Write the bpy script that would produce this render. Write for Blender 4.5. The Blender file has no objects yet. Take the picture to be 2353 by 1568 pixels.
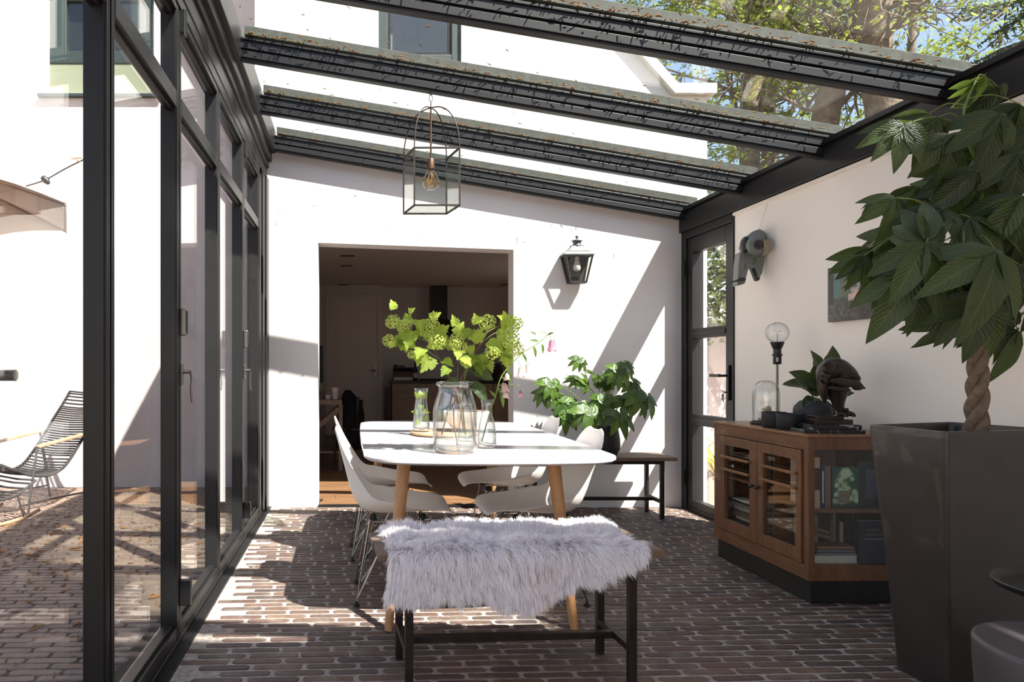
import bpy, math, random
import numpy as np
from mathutils import Vector, Matrix, Euler
R = random.Random(7)
PI = math.pi
C = bpy.context.scene.collection
SC = bpy.context.scene

# ------------------------------------------------------------ camera, light, exposure
F, H, VX, VY = 1569.0, 1.13, 812.0, 846.0
cam = bpy.data.objects.new('camera', bpy.data.cameras.new('camera')); C.objects.link(cam)
cam.location = (0, 0, H); cam.rotation_euler = (PI/2, 0, 0)
cam.data.sensor_width = 36; cam.data.lens = F/2353*36
cam.data.shift_x = (1176.5-VX)/2353; cam.data.shift_y = (VY-784)/2353
cam.data.clip_start = 0.05; cam.data.clip_end = 300
SC.camera = cam
LIGHT = Vector((-0.96, 1.0, -1.8)).normalized()
world = bpy.data.worlds.new('World'); SC.world = world; world.use_nodes = True
wn = world.node_tree.nodes; wl = world.node_tree.links; wn.clear()
sky = wn.new('ShaderNodeTexSky'); sky.sky_type = 'NISHITA'; sky.sun_disc = False
sky.sun_elevation = math.radians(52.4); sky.sun_rotation = math.atan2(0.96, -1.0)
sky.air_density = 1.0; sky.dust_density = 0.6; sky.ozone_density = 1.5
bg = wn.new('ShaderNodeBackground'); bg.inputs[1].default_value = 0.27
wo = wn.new('ShaderNodeOutputWorld'); wm = wn.new('ShaderNodeMix'); wm.data_type = 'RGBA'; wm.blend_type = 'MULTIPLY'; wm.inputs[0].default_value = 1
wm.inputs[7].default_value = (1.12, .96, .86, 1); wl.new(sky.outputs[0], wm.inputs[6]); wl.new(wm.outputs[2], bg.inputs[0]); wl.new(bg.outputs[0], wo.inputs[0])
sl = bpy.data.lights.new('sun', 'SUN'); sl.energy = 15.0; sl.angle = 0.012; sl.color = (1.0, 0.93, 0.86)
sun = bpy.data.objects.new('sun', sl); C.objects.link(sun); sun.location = (9.6, -10, 18)
sun.rotation_euler = LIGHT.to_track_quat('-Z', 'Y').to_euler()
SC.view_settings.view_transform = 'Standard'; SC.view_settings.look = 'None'
SC.view_settings.gamma = 1; SC.view_settings.use_curve_mapping = False
SC.view_settings.exposure = 0.5
SC.cycles.max_bounces = 12; SC.cycles.transparent_max_bounces = 24; SC.cycles.diffuse_bounces = 6
SC.cycles.glossy_bounces = 4; SC.cycles.transmission_bounces = 8
SC.cycles.caustics_reflective = False; SC.cycles.caustics_refractive = False
SC.cycles.sample_clamp_indirect = 30; SC.cycles.use_denoising = True

# ------------------------------------------------------------ materials
def lin(c):
    return tuple(((v/255)/12.92 if v/255 <= .04045 else (((v/255)+.055)/1.055)**2.4) for v in c) + (1,)
class NT:
    def __init__(s, name):
        s.m = bpy.data.materials.new(name); s.m.use_nodes = True
        s.n = s.m.node_tree.nodes; s.l = s.m.node_tree.links; s.n.clear()
        s.out = s.n.new('ShaderNodeOutputMaterial')
    def add(s, t, **k):
        nd = s.n.new(t)
        for a, v in k.items():
            if a == 'ins':
                for i, val in v.items():
                    if isinstance(val, bpy.types.NodeSocket): s.l.new(val, nd.inputs[i])
                    else: nd.inputs[i].default_value = val
            else: setattr(nd, a, v)
        return nd
    def math(s, op, a, b=0.0):
        return s.add('ShaderNodeMath', operation=op, ins={0: a, 1: b}).outputs[0]
    def mix(s, f, a, b, bt='MIX'):
        nd = s.add('ShaderNodeMix', data_type='RGBA', blend_type=bt)
        for i, v in ((0, f), (6, a), (7, b)):
            if isinstance(v, bpy.types.NodeSocket): s.l.new(v, nd.inputs[i])
            else: nd.inputs[i].default_value = v
        return nd.outputs[2]
    def noise(s, scale, detail=3, vec=None, rough=.55, dist=0):
        nd = s.add('ShaderNodeTexNoise', ins={'Scale': scale, 'Detail': detail, 'Roughness': rough, 'Distortion': dist})
        if vec is not None: s.l.new(vec, nd.inputs['Vector'])
        return nd.outputs[0]
    def coord(s, which='Object', scale=None):
        o = s.add('ShaderNodeTexCoord').outputs[which]
        if scale:
            o = s.add('ShaderNodeMapping', ins={0: o, 3: scale}).outputs[0]
        return o
    def ramp(s, f, stops):
        nd = s.add('ShaderNodeValToRGB'); e = nd.color_ramp.elements
        while len(e) < len(stops): e.new(.5)
        for i, (p, c) in enumerate(stops): e[i].position = p; e[i].color = c
        s.l.new(f, nd.inputs[0]); return nd.outputs[0]
    def bump(s, h, strength, dist):
        return s.add('ShaderNodeBump', ins={'Strength': strength, 'Distance': dist, 'Height': h}).outputs[0]
    def bsdf(s, **k):
        b = s.add('ShaderNodeBsdfPrincipled')
        for a, v in k.items():
            a = {'color': 'Base Color', 'rough': 'Roughness', 'metal': 'Metallic', 'normal': 'Normal', 'spec': 'Specular IOR Level', 'coat': 'Coat Weight', 'trans': 'Transmission Weight', 'ior': 'IOR', 'sheen': 'Sheen Weight'}.get(a, a)
            if isinstance(v, bpy.types.NodeSocket): s.l.new(v, b.inputs[a])
            else: b.inputs[a].default_value = v
        return b.outputs[0]
    def done(s, sh):
        s.l.new(sh, s.out.inputs[0]); return s.m
def plain(name, c, rough=.5, metal=0, spec=.5, var=0.0, nscale=20, bump=0, bscale=200, coat=0):
    t = NT(name); col = lin(c)
    if var:
        v = t.noise(nscale, 4, t.coord())
        d = tuple(x*(1-var) for x in col[:3])+(1,); b = tuple(min(1, x*(1+var)) for x in col[:3])+(1,)
        col = t.ramp(v, [(.3, d), (.7, b)])
    k = dict(color=col, rough=rough, metal=metal, spec=spec, coat=coat)
    if bump: k['normal'] = t.bump(t.noise(bscale, 3, t.coord()), 1, bump)
    return t.done(t.bsdf(**k))
def glass_mat(name, tint=(.95, .97, .96), f0=.04, dirt=0.0, rough=0.0, edge=0.0):
    t = NT(name)
    g = t.add('ShaderNodeNewGeometry')
    d = t.add('ShaderNodeVectorMath', operation='DOT_PRODUCT', ins={0: g.outputs['Normal'], 1: g.outputs['Incoming']}).outputs['Value']
    a = t.math('SUBTRACT', 1.0, t.math('ABSOLUTE', d))
    fr = t.math('MULTIPLY_ADD', t.math('POWER', a, 5.0), .96)
    t.n[-1].inputs[2].default_value = f0
    tc = tint+(1,)
    if edge:
        tc = t.mix(t.math('MULTIPLY', t.math('POWER', a, 2.2), edge), tint+(1,), (.12, .14, .14, 1))
    tr = t.add('ShaderNodeBsdfTransparent', ins={0: tc})
    gl = t.add('ShaderNodeBsdfGlossy', ins={0: (1, 1, 1, 1), 1: rough})
    mx = t.add('ShaderNodeMixShader', ins={0: fr, 1: tr.outputs[0], 2: gl.outputs[0]}).outputs[0]
    if dirt:
        co = t.coord()
        n1 = t.noise(260, 2, co); n2 = t.noise(3.5, 4, co)
        fac = t.math('MULTIPLY', t.ramp(n1, [(.66, (0, 0, 0, 1)), (.72, (1, 1, 1, 1))]), t.math('MULTIPLY', n2, dirt))
        fac = t.math('ADD', fac, t.math('MULTIPLY', n2, .03))
        df = t.add('ShaderNodeBsdfDiffuse', ins={0: lin((190, 180, 160))})
        mx = t.add('ShaderNodeMixShader', ins={0: fac, 1: mx, 2: df.outputs[0]}).outputs[0]
    return t.done(mx)
def brick_mat(name, cols, island=True):
    t = NT(name)
    r1 = t.add('ShaderNodeNewGeometry').outputs['Random Per Island']
    r2 = t.add('ShaderNodeObjectInfo').outputs['Random']
    r = t.math('FRACT', t.math('ADD', r1, r2))
    base = t.ramp(r, [(i/(len(cols)-1), lin(c)) for i, c in enumerate(cols)])
    pos = t.add('ShaderNodeNewGeometry').outputs['Position']
    n = t.noise(28, 5, pos, .65)
    col = t.mix(1.0, base, t.ramp(n, [(.25, (.6, .6, .6, 1)), (.75, (1.25, 1.2, 1.15, 1))]), 'MULTIPLY')
    n2 = t.noise(9, 4, pos)
    col = t.mix(t.math('MULTIPLY', t.ramp(n2, [(.5, (0, 0, 0, 1)), (.75, (1, 1, 1, 1))]), .35), col, lin((150, 140, 130)))
    return t.done(t.bsdf(color=col, rough=t.math('MULTIPLY_ADD', n, .3) if False else .62, spec=.35, normal=t.bump(t.noise(160, 4, pos), .8, .002)))
def wood_mat(name, c1, c2, axis=(1, 12, 12), rough=.5, scale=3.0, bumpd=.0006, coat=0, weather=None):
    t = NT(name); co = t.coord('Object', axis)
    n = t.noise(scale, 6, co, .6, 1.2)
    col = t.ramp(n, [(.3, lin(c1)), (.5, lin(tuple((a+b)/2 for a, b in zip(c1, c2)))), (.7, lin(c2))])
    f = t.noise(scale*14, 3, co)
    col = t.mix(.35, col, t.ramp(f, [(.35, (.35, .35, .35, 1)), (.65, (1.2, 1.2, 1.2, 1))]), 'MULTIPLY')
    if weather:
        col = t.mix(t.ramp(t.noise(6, 5, t.coord()), [(.45, (0, 0, 0, 1)), (.65, (.8, .8, .8, 1))]), col, lin(weather))
    return t.done(t.bsdf(color=col, rough=rough, coat=coat, normal=t.bump(f, .6, bumpd)))
def leaf_mat(name, c1, c2, trans=.35, rough=.35, vein=0.0, gloss=.5):
    t = NT(name)
    r1 = t.add('ShaderNodeNewGeometry').outputs['Random Per Island']
    r2 = t.add('ShaderNodeObjectInfo').outputs['Random']
    r = t.math('FRACT', t.math('ADD', r1, r2))
    col = t.ramp(r, [(0, lin(c1)), (1, lin(c2))])
    k = {}
    if vein:
        uv = t.add('ShaderNodeTexCoord').outputs['UV']
        sp = t.add('ShaderNodeSeparateXYZ', ins={0: uv})
        ab = t.math('ABSOLUTE', t.math('SUBTRACT', sp.outputs[0], .5))
        w = t.math('SINE', t.math('MULTIPLY', t.math('SUBTRACT', sp.outputs[1], t.math('MULTIPLY', ab, .5)), 75.0))
        vf = t.math('POWER', t.math('MAXIMUM', w, 0.0), 10.0)
        mid = t.math('LESS_THAN', ab, .03)
        vv = t.math('MINIMUM', t.math('ADD', t.math('MULTIPLY', vf, .5), mid), 1.0)
        hi = tuple(min(1, x*2.2+.02) for x in lin(c2)[:3])+(1,)
        col = t.mix(t.math('MULTIPLY', vv, vein), col, hi)
        k['normal'] = t.bump(t.math('SUBTRACT', w, t.math('MULTIPLY', vv, .6)), .5, .0013)
    p = t.bsdf(color=col, rough=rough, spec=gloss, **k)
    tl = t.add('ShaderNodeBsdfTranslucent'); t.l.new(t.mix(.3, col, (.40, .52, .08, 1)), tl.inputs[0])
    return t.done(t.add('ShaderNodeMixShader', ins={0: trans, 1: p, 2: tl.outputs[0]}).outputs[0])
def vcol_mat(name, rough=.5, attr='Col', coat=0.0):
    t = NT(name); a = t.add('ShaderNodeAttribute', attribute_name=attr)
    return t.done(t.bsdf(color=a.outputs[0], rough=rough, coat=coat))

M = {}
M['frame'] = plain('anthracite_aluminium', (31, 30, 31), .4, .0, .3, .08, 8, .0001, 900)
M['frame_in'] = M['frame']
t = NT('white_plaster'); co = t.coord()
M['wall'] = t.done(t.bsdf(color=t.ramp(t.noise(1.2, 4, co), [(.3, lin((212, 206, 204))), (.7, lin((224, 219, 217)))]), rough=.85, spec=.2, normal=t.bump(t.noise(70, 5, co), .5, .002)))
t = NT('rough_white_render'); co = t.coord()
M['wall_out'] = t.done(t.bsdf(color=t.ramp(t.noise(2, 4, co), [(.3, lin((204, 192, 190))), (.7, lin((218, 206, 204)))]), rough=.9, spec=.2, normal=t.bump(t.noise(110, 4, co), .8, .004)))
M['wall_in'] = plain('smooth_wall_paint', (244, 235, 227), .8, 0, .2, .02, 1.5)
M['kitchen_wall'] = plain('kitchen_wall_paint', (214, 210, 208), .8, 0, .2, .02, 1.5)
M['glass'] = glass_mat('door_glass', (.96, .98, .97), .04)
M['roof_glass'] = glass_mat('roof_glass', (.93, .96, .95), .04, dirt=.8)
M['jar_glass'] = glass_mat('jar_glass', (.98, .99, .99), .085, edge=.9)
M['water'] = glass_mat('water', (.95, .98, .97), .04, edge=.35)
M['brick'] = brick_mat('tumbled_brick', [(84, 67, 63), (96, 76, 70), (76, 65, 63), (104, 83, 73), (90, 73, 66), (72, 61, 61), (110, 90, 77), (82, 69, 65)])
M['paver'] = brick_mat('terrace_brick', [(120, 100, 90), (132, 112, 100), (112, 94, 88), (138, 118, 106), (124, 104, 94)])
t = NT('mortar'); co = t.coord()
M['mortar'] = t.done(t.bsdf(color=t.ramp(t.noise(40, 5, co), [(.3, lin((138, 128, 122))), (.7, lin((184, 174, 166)))]), rough=.95, spec=.1, normal=t.bump(t.noise(220, 4, co), 1, .004)))
M['sand'] = plain('joint_sand', (84, 72, 64), .95, 0, .1, .25, 60)
M['table'] = plain('white_table_top', (206, 200, 200), .14, 0, .5)
M['shell'] = plain('white_shell_plastic', (240, 235, 230), .38, 0, .5)
M['oak'] = wood_mat('oak_leg', (186, 132, 84), (206, 154, 104), (14, 14, 1), .45, 2.2)
M['wire'] = plain('chromed_wire', (150, 145, 140), .22, 1.0)
M['rubber'] = plain('black_rubber', (22, 22, 22), .7)
M['iron'] = plain('raw_iron', (48, 40, 37), .5, .6, .5, .35, 30, .0003, 400)
M['bench_wood'] = wood_mat('weathered_bench_board', (92, 72, 58), (130, 106, 86), (1, 14, 14), .75, 3, .0012, 0, (104, 98, 92))
M['fur'] = plain('white_fleece', (240, 236, 238), .8, 0, .2)
M['fur_skin'] = plain('fleece_hide', (225, 218, 214), .9)
M['cab'] = wood_mat('warm_oak_cabinet', (100, 66, 45), (134, 93, 66), (8, 8, 1.0), .42, 2.4, .0004, .15)
M['cab_h'] = wood_mat('warm_oak_rail', (100, 66, 45), (134, 93, 66), (8, 1.0, 8), .42, 2.4, .0004, .15)
M['cab_top'] = wood_mat('oak_top_board', (128, 88, 60), (156, 112, 78), (10, 1.0, 10), .4, 2.4, .0004, .2)
M['plinth'] = wood_mat('black_stained_plinth', (24, 22, 21), (40, 36, 33), (8, 1, 8), .6, 3)
M['planter'] = plain('dark_glazed_planter', (50, 45, 43), .42, 0, .5, .25, 5, .0012, 25, .2)
M['pot_black'] = plain('matt_black_ceramic', (34, 34, 36), .6, 0, .4, .1, 12, .0004, 300)
M['pot_grey'] = plain('grey_black_pot', (52, 52, 54), .65, 0, .4, .12, 12, .0003, 300)
M['soil'] = plain('potting_soil', (40, 32, 26), .95, 0, .1, .3, 80, .004, 90)
M['bark_plant'] = plain('braided_bark', (112, 96, 82), .8, 0, .2, .3, 45, .0015, 120)
M['pachira'] = leaf_mat('glossy_dark_leaf', (36, 48, 30), (64, 80, 42), .22, .40, .3, .4)
M['pachira_new'] = leaf_mat('young_green_leaf', (70, 96, 34), (110, 130, 48), .4, .35, .5, .5)
M['fatsia'] = leaf_mat('lobed_green_leaf', (34, 62, 22), (84, 112, 42), .28, .32, .3, .5)
M['fiddle'] = leaf_mat('leathery_leaf', (34, 52, 30), (62, 78, 44), .2, .35, .4, .5)
M['viburnum'] = leaf_mat('fresh_green_leaf', (100, 124, 40), (164, 182, 76), .5, .5, .2, .3)
M['floret'] = leaf_mat('lime_floret', (168, 186, 78), (206, 216, 120), .45, .6, 0, .2)
M['stem'] = plain('green_stem', (110, 126, 62), .6, 0, .3, .15, 40)
M['twig'] = plain('brown_twig', (104, 84, 68), .7, 0, .3, .2, 60)
M['bell'] = leaf_mat('pink_bell_petal', (206, 130, 170), (226, 160, 190), .5, .5, 0, .2)
M['bell_pale'] = leaf_mat('pale_bell_petal', (228, 190, 200), (238, 214, 214), .5, .5, 0, .2)
M['bronze'] = plain('dark_bronze', (64, 56, 52), .34, .75, .5, .25, 14, .0008, 60)
t = NT('black_marble'); nn = t.noise(3, 3, t.coord(), .5, 1.0)
M['marble'] = t.done(t.bsdf(color=t.ramp(nn, [(.494, lin((26, 26, 28))), (.5, lin((170, 170, 170))), (.506, lin((28, 28, 30)))]), rough=.2))
M['brass'] = plain('aged_brass', (92, 66, 48), .45, .6, .5, .2, 30)
M['black'] = plain('black_lacquer', (26, 26, 27), .45)
M['lantern_m'] = plain('dark_lantern_metal', (46, 40, 38), .5, .4, .5, .2, 40)
M['zinc'] = plain('weathered_zinc', (92, 96, 96), .5, .5, .5, .2, 25)
M['bulb_white'] = plain('opal_bulb', (205, 195, 190), .35)
M['filament'] = plain('amber_filament', (190, 140, 70), .4)
M['cork'] = wood_mat('round_wood_board', (178, 140, 110), (206, 170, 138), (1, 8, 8), .6, 4)
M['bowl'] = plain('speckled_bowl', (222, 206, 192), .5, 0, .4, .06, 90)
M['grey_hull'] = plain('grey_model_hull', (118, 122, 120), .45, .1, .5, .12, 25)
M['grey_dark'] = plain('dark_model_parts', (56, 54, 52), .5, .1)
M['tan_part'] = plain('tan_model_parts', (150, 136, 118), .6, 0, .4, .25, 120)
M['green_patch'] = plain('green_model_paint', (84, 100, 50), .6)
M['canopy'] = plain('parasol_canvas', (214, 190, 172), .85, 0, .2)
M['rope'] = plain('black_cord', (46, 42, 42), .6, 0, .4)
M['teak'] = wood_mat('teak_arm', (150, 118, 90), (184, 150, 118), (1, 8, 8), .6, 4)
M['steel'] = plain('brushed_steel', (120, 116, 114), .35, .9)
M['bark'] = plain('tree_bark', (116, 103, 90), .9, 0, .2, .35, 9, .012, 22)
M['bark_d'] = plain('dark_tree_bark', (84, 72, 62), .9, 0, .2, .35, 9, .012, 22)
M['tree_leaf'] = leaf_mat('spring_tree_leaf', (110, 128, 44), (172, 178, 80), .45, .6, 0, .2)
M['conifer'] = leaf_mat('conifer_needle', (34, 50, 34), (60, 78, 46), .2, .6, 0, .2)
M['ivy'] = leaf_mat('hedge_leaf', (48, 62, 34), (104, 108, 60), .25, .5, 0, .3)
M['lime_blade'] = leaf_mat('lime_blade', (170, 168, 70), (200, 196, 100), .4, .5, 0, .3)
M['strip'] = plain('weathered_cover_strip', (66, 68, 62), .7, .0, .3, .3, 30)
M['moss'] = plain('moss_litter', (128, 108, 44), .95, 0, .1, .4, 60)
M['litter'] = plain('dry_catkin', (134, 92, 56), .9, 0, .1, .3, 60)
M['plank'] = wood_mat('dark_oak_plank', (104, 74, 52), (142, 106, 74), (1.0, 9, 9), .45, 2.2)
M['jacket'] = plain('black_jacket', (24, 24, 27), .9, 0, .2, .2, 12, .004, 18)
M['grey_wood'] = wood_mat('grey_trestle_wood', (120, 106, 96), (150, 136, 124), (8, 8, 1), .7, 3)
M['cupboard'] = plain('taupe_cupboard', (150, 138, 124), .55)
M['worktop'] = plain('dark_stone_worktop', (38, 35, 34), .35)
M['towel'] = plain('striped_towel', (120, 104, 96), .95, 0, .1, .3, 30)
M['coping'] = plain('pale_coping', (200, 196, 186), .8, 0, .2, .08, 6)
M['patina'] = plain('pale_figure', (196, 184, 150), .6, 0, .4, .15, 60)
M['felt'] = plain('grey_stool_shell', (70, 66, 68), .45, 0, .5, .1, 8)
M['dark_green'] = plain('dark_green_paint', (42, 54, 52), .45)
M['room_dark'] = plain('room_behind_window', (120, 122, 124), .8)
M['pale_ground'] = plain('pale_bounce_ground', (176, 164, 152), .95, 0, .1, .15, 8)
M['grass'] = leaf_mat('grass', (70, 90, 40), (100, 120, 60), .3, .6, 0, .2)

# ------------------------------------------------------------ geometry helpers
class MB:
    def __init__(s): s.v = []; s.f = []; s.uv = None; s.col = None
    def add(s, vs, fs):
        o = len(s.v); s.v += [tuple(p) for p in vs]; s.f += [tuple(i+o for i in f) for f in fs]; return s
    def box(s, x0, x1, y0, y1, z0, z1):
        x0, x1 = min(x0, x1), max(x0, x1); y0, y1 = min(y0, y1), max(y0, y1); z0, z1 = min(z0, z1), max(z0, z1)
        return s.add([(x0,y0,z0),(x1,y0,z0),(x1,y1,z0),(x0,y1,z0),(x0,y0,z1),(x1,y0,z1),(x1,y1,z1),(x0,y1,z1)],
                     [(0,3,2,1),(4,5,6,7),(0,1,5,4),(1,2,6,5),(2,3,7,6),(3,0,4,7)])
    def hexa(s, b, t):
        return s.add(list(b)+list(t), [(0,3,2,1),(4,5,6,7),(0,1,5,4),(1,2,6,5),(2,3,7,6),(3,0,4,7)])
    def bar(s, a, b, w, h, up=(0, 0, 1)):
        a = Vector(a); b = Vector(b); d = (b-a).normalized(); up = Vector(up)
        sd = d.cross(up)
        if sd.length < 1e-4: sd = d.cross(Vector((0, 1, 0)))
        sd.normalize(); u = sd.cross(d).normalized()
        q = lambda p: [p-sd*w/2-u*h/2, p+sd*w/2-u*h/2, p+sd*w/2+u*h/2, p-sd*w/2+u*h/2]
        return s.add(q(a)+q(b), [(0,1,2,3),(7,6,5,4),(0,4,5,1),(1,5,6,2),(2,6,7,3),(3,7,4,0)])
    def tube(s, pts, r, n=8, cap=True, closed=False):
        pts = [Vector(p) for p in pts]; k = len(pts)
        rs = r if isinstance(r, (list, tuple)) else [r]*k
        vs = []; up = None
        for i, p in enumerate(pts):
            if closed: d = pts[(i+1) % k]-pts[i-1]
            else: d = pts[min(i+1, k-1)]-pts[max(i-1, 0)]
            d = d.normalized() if d.length > 1e-9 else Vector((0, 0, 1))
            if up is None: up = Vector((0, 0, 1)) if abs(d.z) < .9 else Vector((1, 0, 0))
            sd = d.cross(up)
            if sd.length < 1e-5: sd = d.cross(Vector((0, 1, 0)))
            sd.normalize(); up = sd.cross(d).normalized()
            for j in range(n):
                a = 2*PI*j/n; vs.append(p+(sd*math.cos(a)+up*math.sin(a))*rs[i])
        fs = []
        for i in range(k if closed else k-1):
            i2 = (i+1) % k
            for j in range(n):
                j2 = (j+1) % n; fs.append((i*n+j, i2*n+j, i2*n+j2, i*n+j2))
        if cap and not closed:
            fs.append(tuple(range(n))); fs.append(tuple(reversed([(k-1)*n+j for j in range(n)])))
        return s.add(vs, [tuple(reversed(f)) for f in fs])
    def lathe(s, prof, c=(0, 0, 0), n=24, axis=None):
        vs = []; fs = []; k = len(prof)
        for r, z in prof:
            for j in range(n):
                a = 2*PI*j/n; vs.append((c[0]+r*math.cos(a), c[1]+r*math.sin(a), c[2]+z))
        for i in range(k-1):
            for j in range(n):
                j2 = (j+1) % n; fs.append((i*n+j, i*n+j2, (i+1)*n+j2, (i+1)*n+j))
        if prof[0][0] > 1e-6 and prof[0][0] < 1e9: fs.append(tuple(reversed(range(n))))
        if prof[-1][0] > 1e-6: fs.append(tuple((k-1)*n+j for j in range(n)))
        return s.add(vs, fs)
    def prism(s, poly, a0, a1, ax='y'):
        n = len(poly)
        def P(p, a): return (p[0], a, p[1]) if ax == 'y' else ((a, p[0], p[1]) if ax == 'x' else (p[0], p[1], a))
        vs = [P(p, a0) for p in poly]+[P(p, a1) for p in poly]
        fs = [tuple(range(n)), tuple(reversed(range(n, 2*n)))]+[(i, i+n, (i+1) % n+n, (i+1) % n) for i in range(n)]
        return s.add(vs, [tuple(reversed(f)) for f in fs] if ax == 'z' else fs)
    def ball(s, c, r, n=12, m=8, sc=(1, 1, 1)):
        prof = [(math.sin(PI*i/m), -math.cos(PI*i/m)) for i in range(m+1)]
        vs = []; fs = []
        for rr, z in prof:
            for j in range(n):
                a = 2*PI*j/n; vs.append((c[0]+r*sc[0]*rr*math.cos(a), c[1]+r*sc[1]*rr*math.sin(a), c[2]+r*sc[2]*z))
        for i in range(m):
            for j in range(n):
                j2 = (j+1) % n; fs.append((i*n+j, i*n+j2, (i+1)*n+j2, (i+1)*n+j))
        return s.add(vs, fs)
    def grid(s, rows):
        k = len(rows); n = len(rows[0]); vs = [p for r in rows for p in r]
        return s.add(vs, [(i*n+j, i*n+j+1, (i+1)*n+j+1, (i+1)*n+j) for i in range(k-1) for j in range(n-1)])
    def xf(s, m, start=0):
        s.v = s.v[:start]+[tuple(m @ Vector(p)) for p in s.v[start:]]; return s
def wloc(o):
    v = Vector((0, 0, 0))
    while o is not None: v += o.location; o = o.parent
    return v
def mesh(mb, name, off=(0, 0, 0), smooth=False, ang=40):
    me = bpy.data.meshes.new(name); off = Vector(off)
    me.from_pydata([tuple(Vector(p)-off) for p in mb.v], [], mb.f)
    if mb.uv is not None:
        u = me.uv_layers.new(name='UVMap'); li = np.zeros(len(me.loops), dtype=np.int32); me.loops.foreach_get('vertex_index', li)
        u.data.foreach_set('uv', np.array(mb.uv, dtype=np.float32)[li].ravel())
    if mb.col is not None:
        a = me.color_attributes.new('Col', 'FLOAT_COLOR', 'POINT'); a.data.foreach_set('color', np.array(mb.col, dtype=np.float32).ravel())
    if smooth:
        me.shade_smooth(); me.set_sharp_from_angle(angle=math.radians(ang))
    me.update(); return me
def put(name, mb, mat, parent=None, smooth=False, ang=40, bevel=0, label=None, kind=None, sub=0, solid=0, loc=None):
    """one mesh object, built from world coordinates; loc = its own origin when top-level"""
    base = wloc(parent) if parent else Vector(loc or (0, 0, 0))
    me = mesh(mb, name, base, smooth, ang)
    me.materials.append(M[mat] if isinstance(mat, str) else mat)
    o = bpy.data.objects.new(name, me); C.objects.link(o)
    if parent: o.parent = parent
    elif loc: o.location = loc
    if solid:
        m = o.modifiers.new('solid', 'SOLIDIFY'); m.thickness = solid; m.offset = 0
    if bevel:
        m = o.modifiers.new('bevel', 'BEVEL'); m.width = bevel; m.segments = 2; m.limit_method = 'ANGLE'; m.angle_limit = .6
    if sub:
        m = o.modifiers.new('sub', 'SUBSURF'); m.levels = sub; m.render_levels = sub
    if label: o['label'] = label
    if kind: o['kind'] = kind
    return o
def pieces(name, mb, mat, parent, **k):
    """every separate piece of mb as an object of its own"""
    par = list(range(len(mb.v)))
    def find(a):
        while par[a] != a: par[a] = par[par[a]]; a = par[a]
        return a
    for f in mb.f:
        for q in f[1:]: par[find(q)] = find(f[0])
    groups = {}
    for i in range(len(mb.v)): groups.setdefault(find(i), []).append(i)
    out = []
    fg = {}
    for f in mb.f: fg.setdefault(find(f[0]), []).append(f)
    for g, ids in groups.items():
        mp = {v: i for i, v in enumerate(ids)}; m = MB(); m.v = [mb.v[i] for i in ids]; m.f = [tuple(mp[q] for q in f) for f in fg.get(g, [])]
        out.append(put(name, m, mat, parent, **k))
    return out
def thing(name, label, cat, loc=(0, 0, 0), group=None, kind=None):
    o = bpy.data.objects.new(name, None); C.objects.link(o); o.location = loc; o.empty_display_size = .1
    o['label'] = label; o['category'] = cat
    if group: o['group'] = group
    if kind: o['kind'] = kind
    return o
def tag(o, label, cat, group=None, kind=None):
    o['label'] = label; o['category'] = cat
    if group: o['group'] = group
    if kind: o['kind'] = kind
    return o
def copy_tree(o, parent=None):
    c = o.copy(); C.objects.link(c); c.parent = parent
    for ch in list(o.children): copy_tree(ch, c)
    return c
def pw(px, py, Y):
    return Vector(((px-VX)*Y/F, Y, H-(py-VY)*Y/F))
def catmull(pts, n=6):
    pts = [Vector(p) for p in pts]; q = [pts[0]]+pts+[pts[-1]]; out = []
    for i in range(1, len(q)-2):
        for k in range(n):
            t = k/n; a, b, c, d = q[i-1], q[i], q[i+1], q[i+2]
            out.append(.5*((2*b)+(c-a)*t+(2*a-5*b+4*c-d)*t*t+(3*b-3*c+d-a)*t**3))
    out.append(pts[-1]); return out
def text_mesh(txt, size, mat, M4, parent, name='lettering', ext=.0004, align='CENTER', spacing=1.0):
    cu = bpy.data.curves.new(name, 'FONT'); cu.body = txt; cu.size = size; cu.align_x = align; cu.extrude = ext; cu.space_character = spacing
    tmp = bpy.data.objects.new('tmp', cu); C.objects.link(tmp)
    dg = bpy.context.evaluated_depsgraph_get(); me = bpy.data.meshes.new_from_object(tmp.evaluated_get(dg))
    bpy.data.objects.remove(tmp); bpy.data.curves.remove(cu)
    me.transform(M4); me.transform(Matrix.Translation(-wloc(parent))); me.materials.clear(); me.materials.append(M[mat])
    o = bpy.data.objects.new(name, me); C.objects.link(o); o.parent = parent; return o
# ------------------------------------------------------------ setting
YB, YK = 5.54, 5.73           # room side and kitchen side of the back wall
XL, XR = -.71, 2.67
def beam_z(x): return 2.76-.169*x
def st(name, mb, mat, parent=None, label=None, **k):
    o = put(name, mb, mat, parent, kind=None if parent else 'structure', **k)
    if label and not parent: o['label'] = label
    return o
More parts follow.
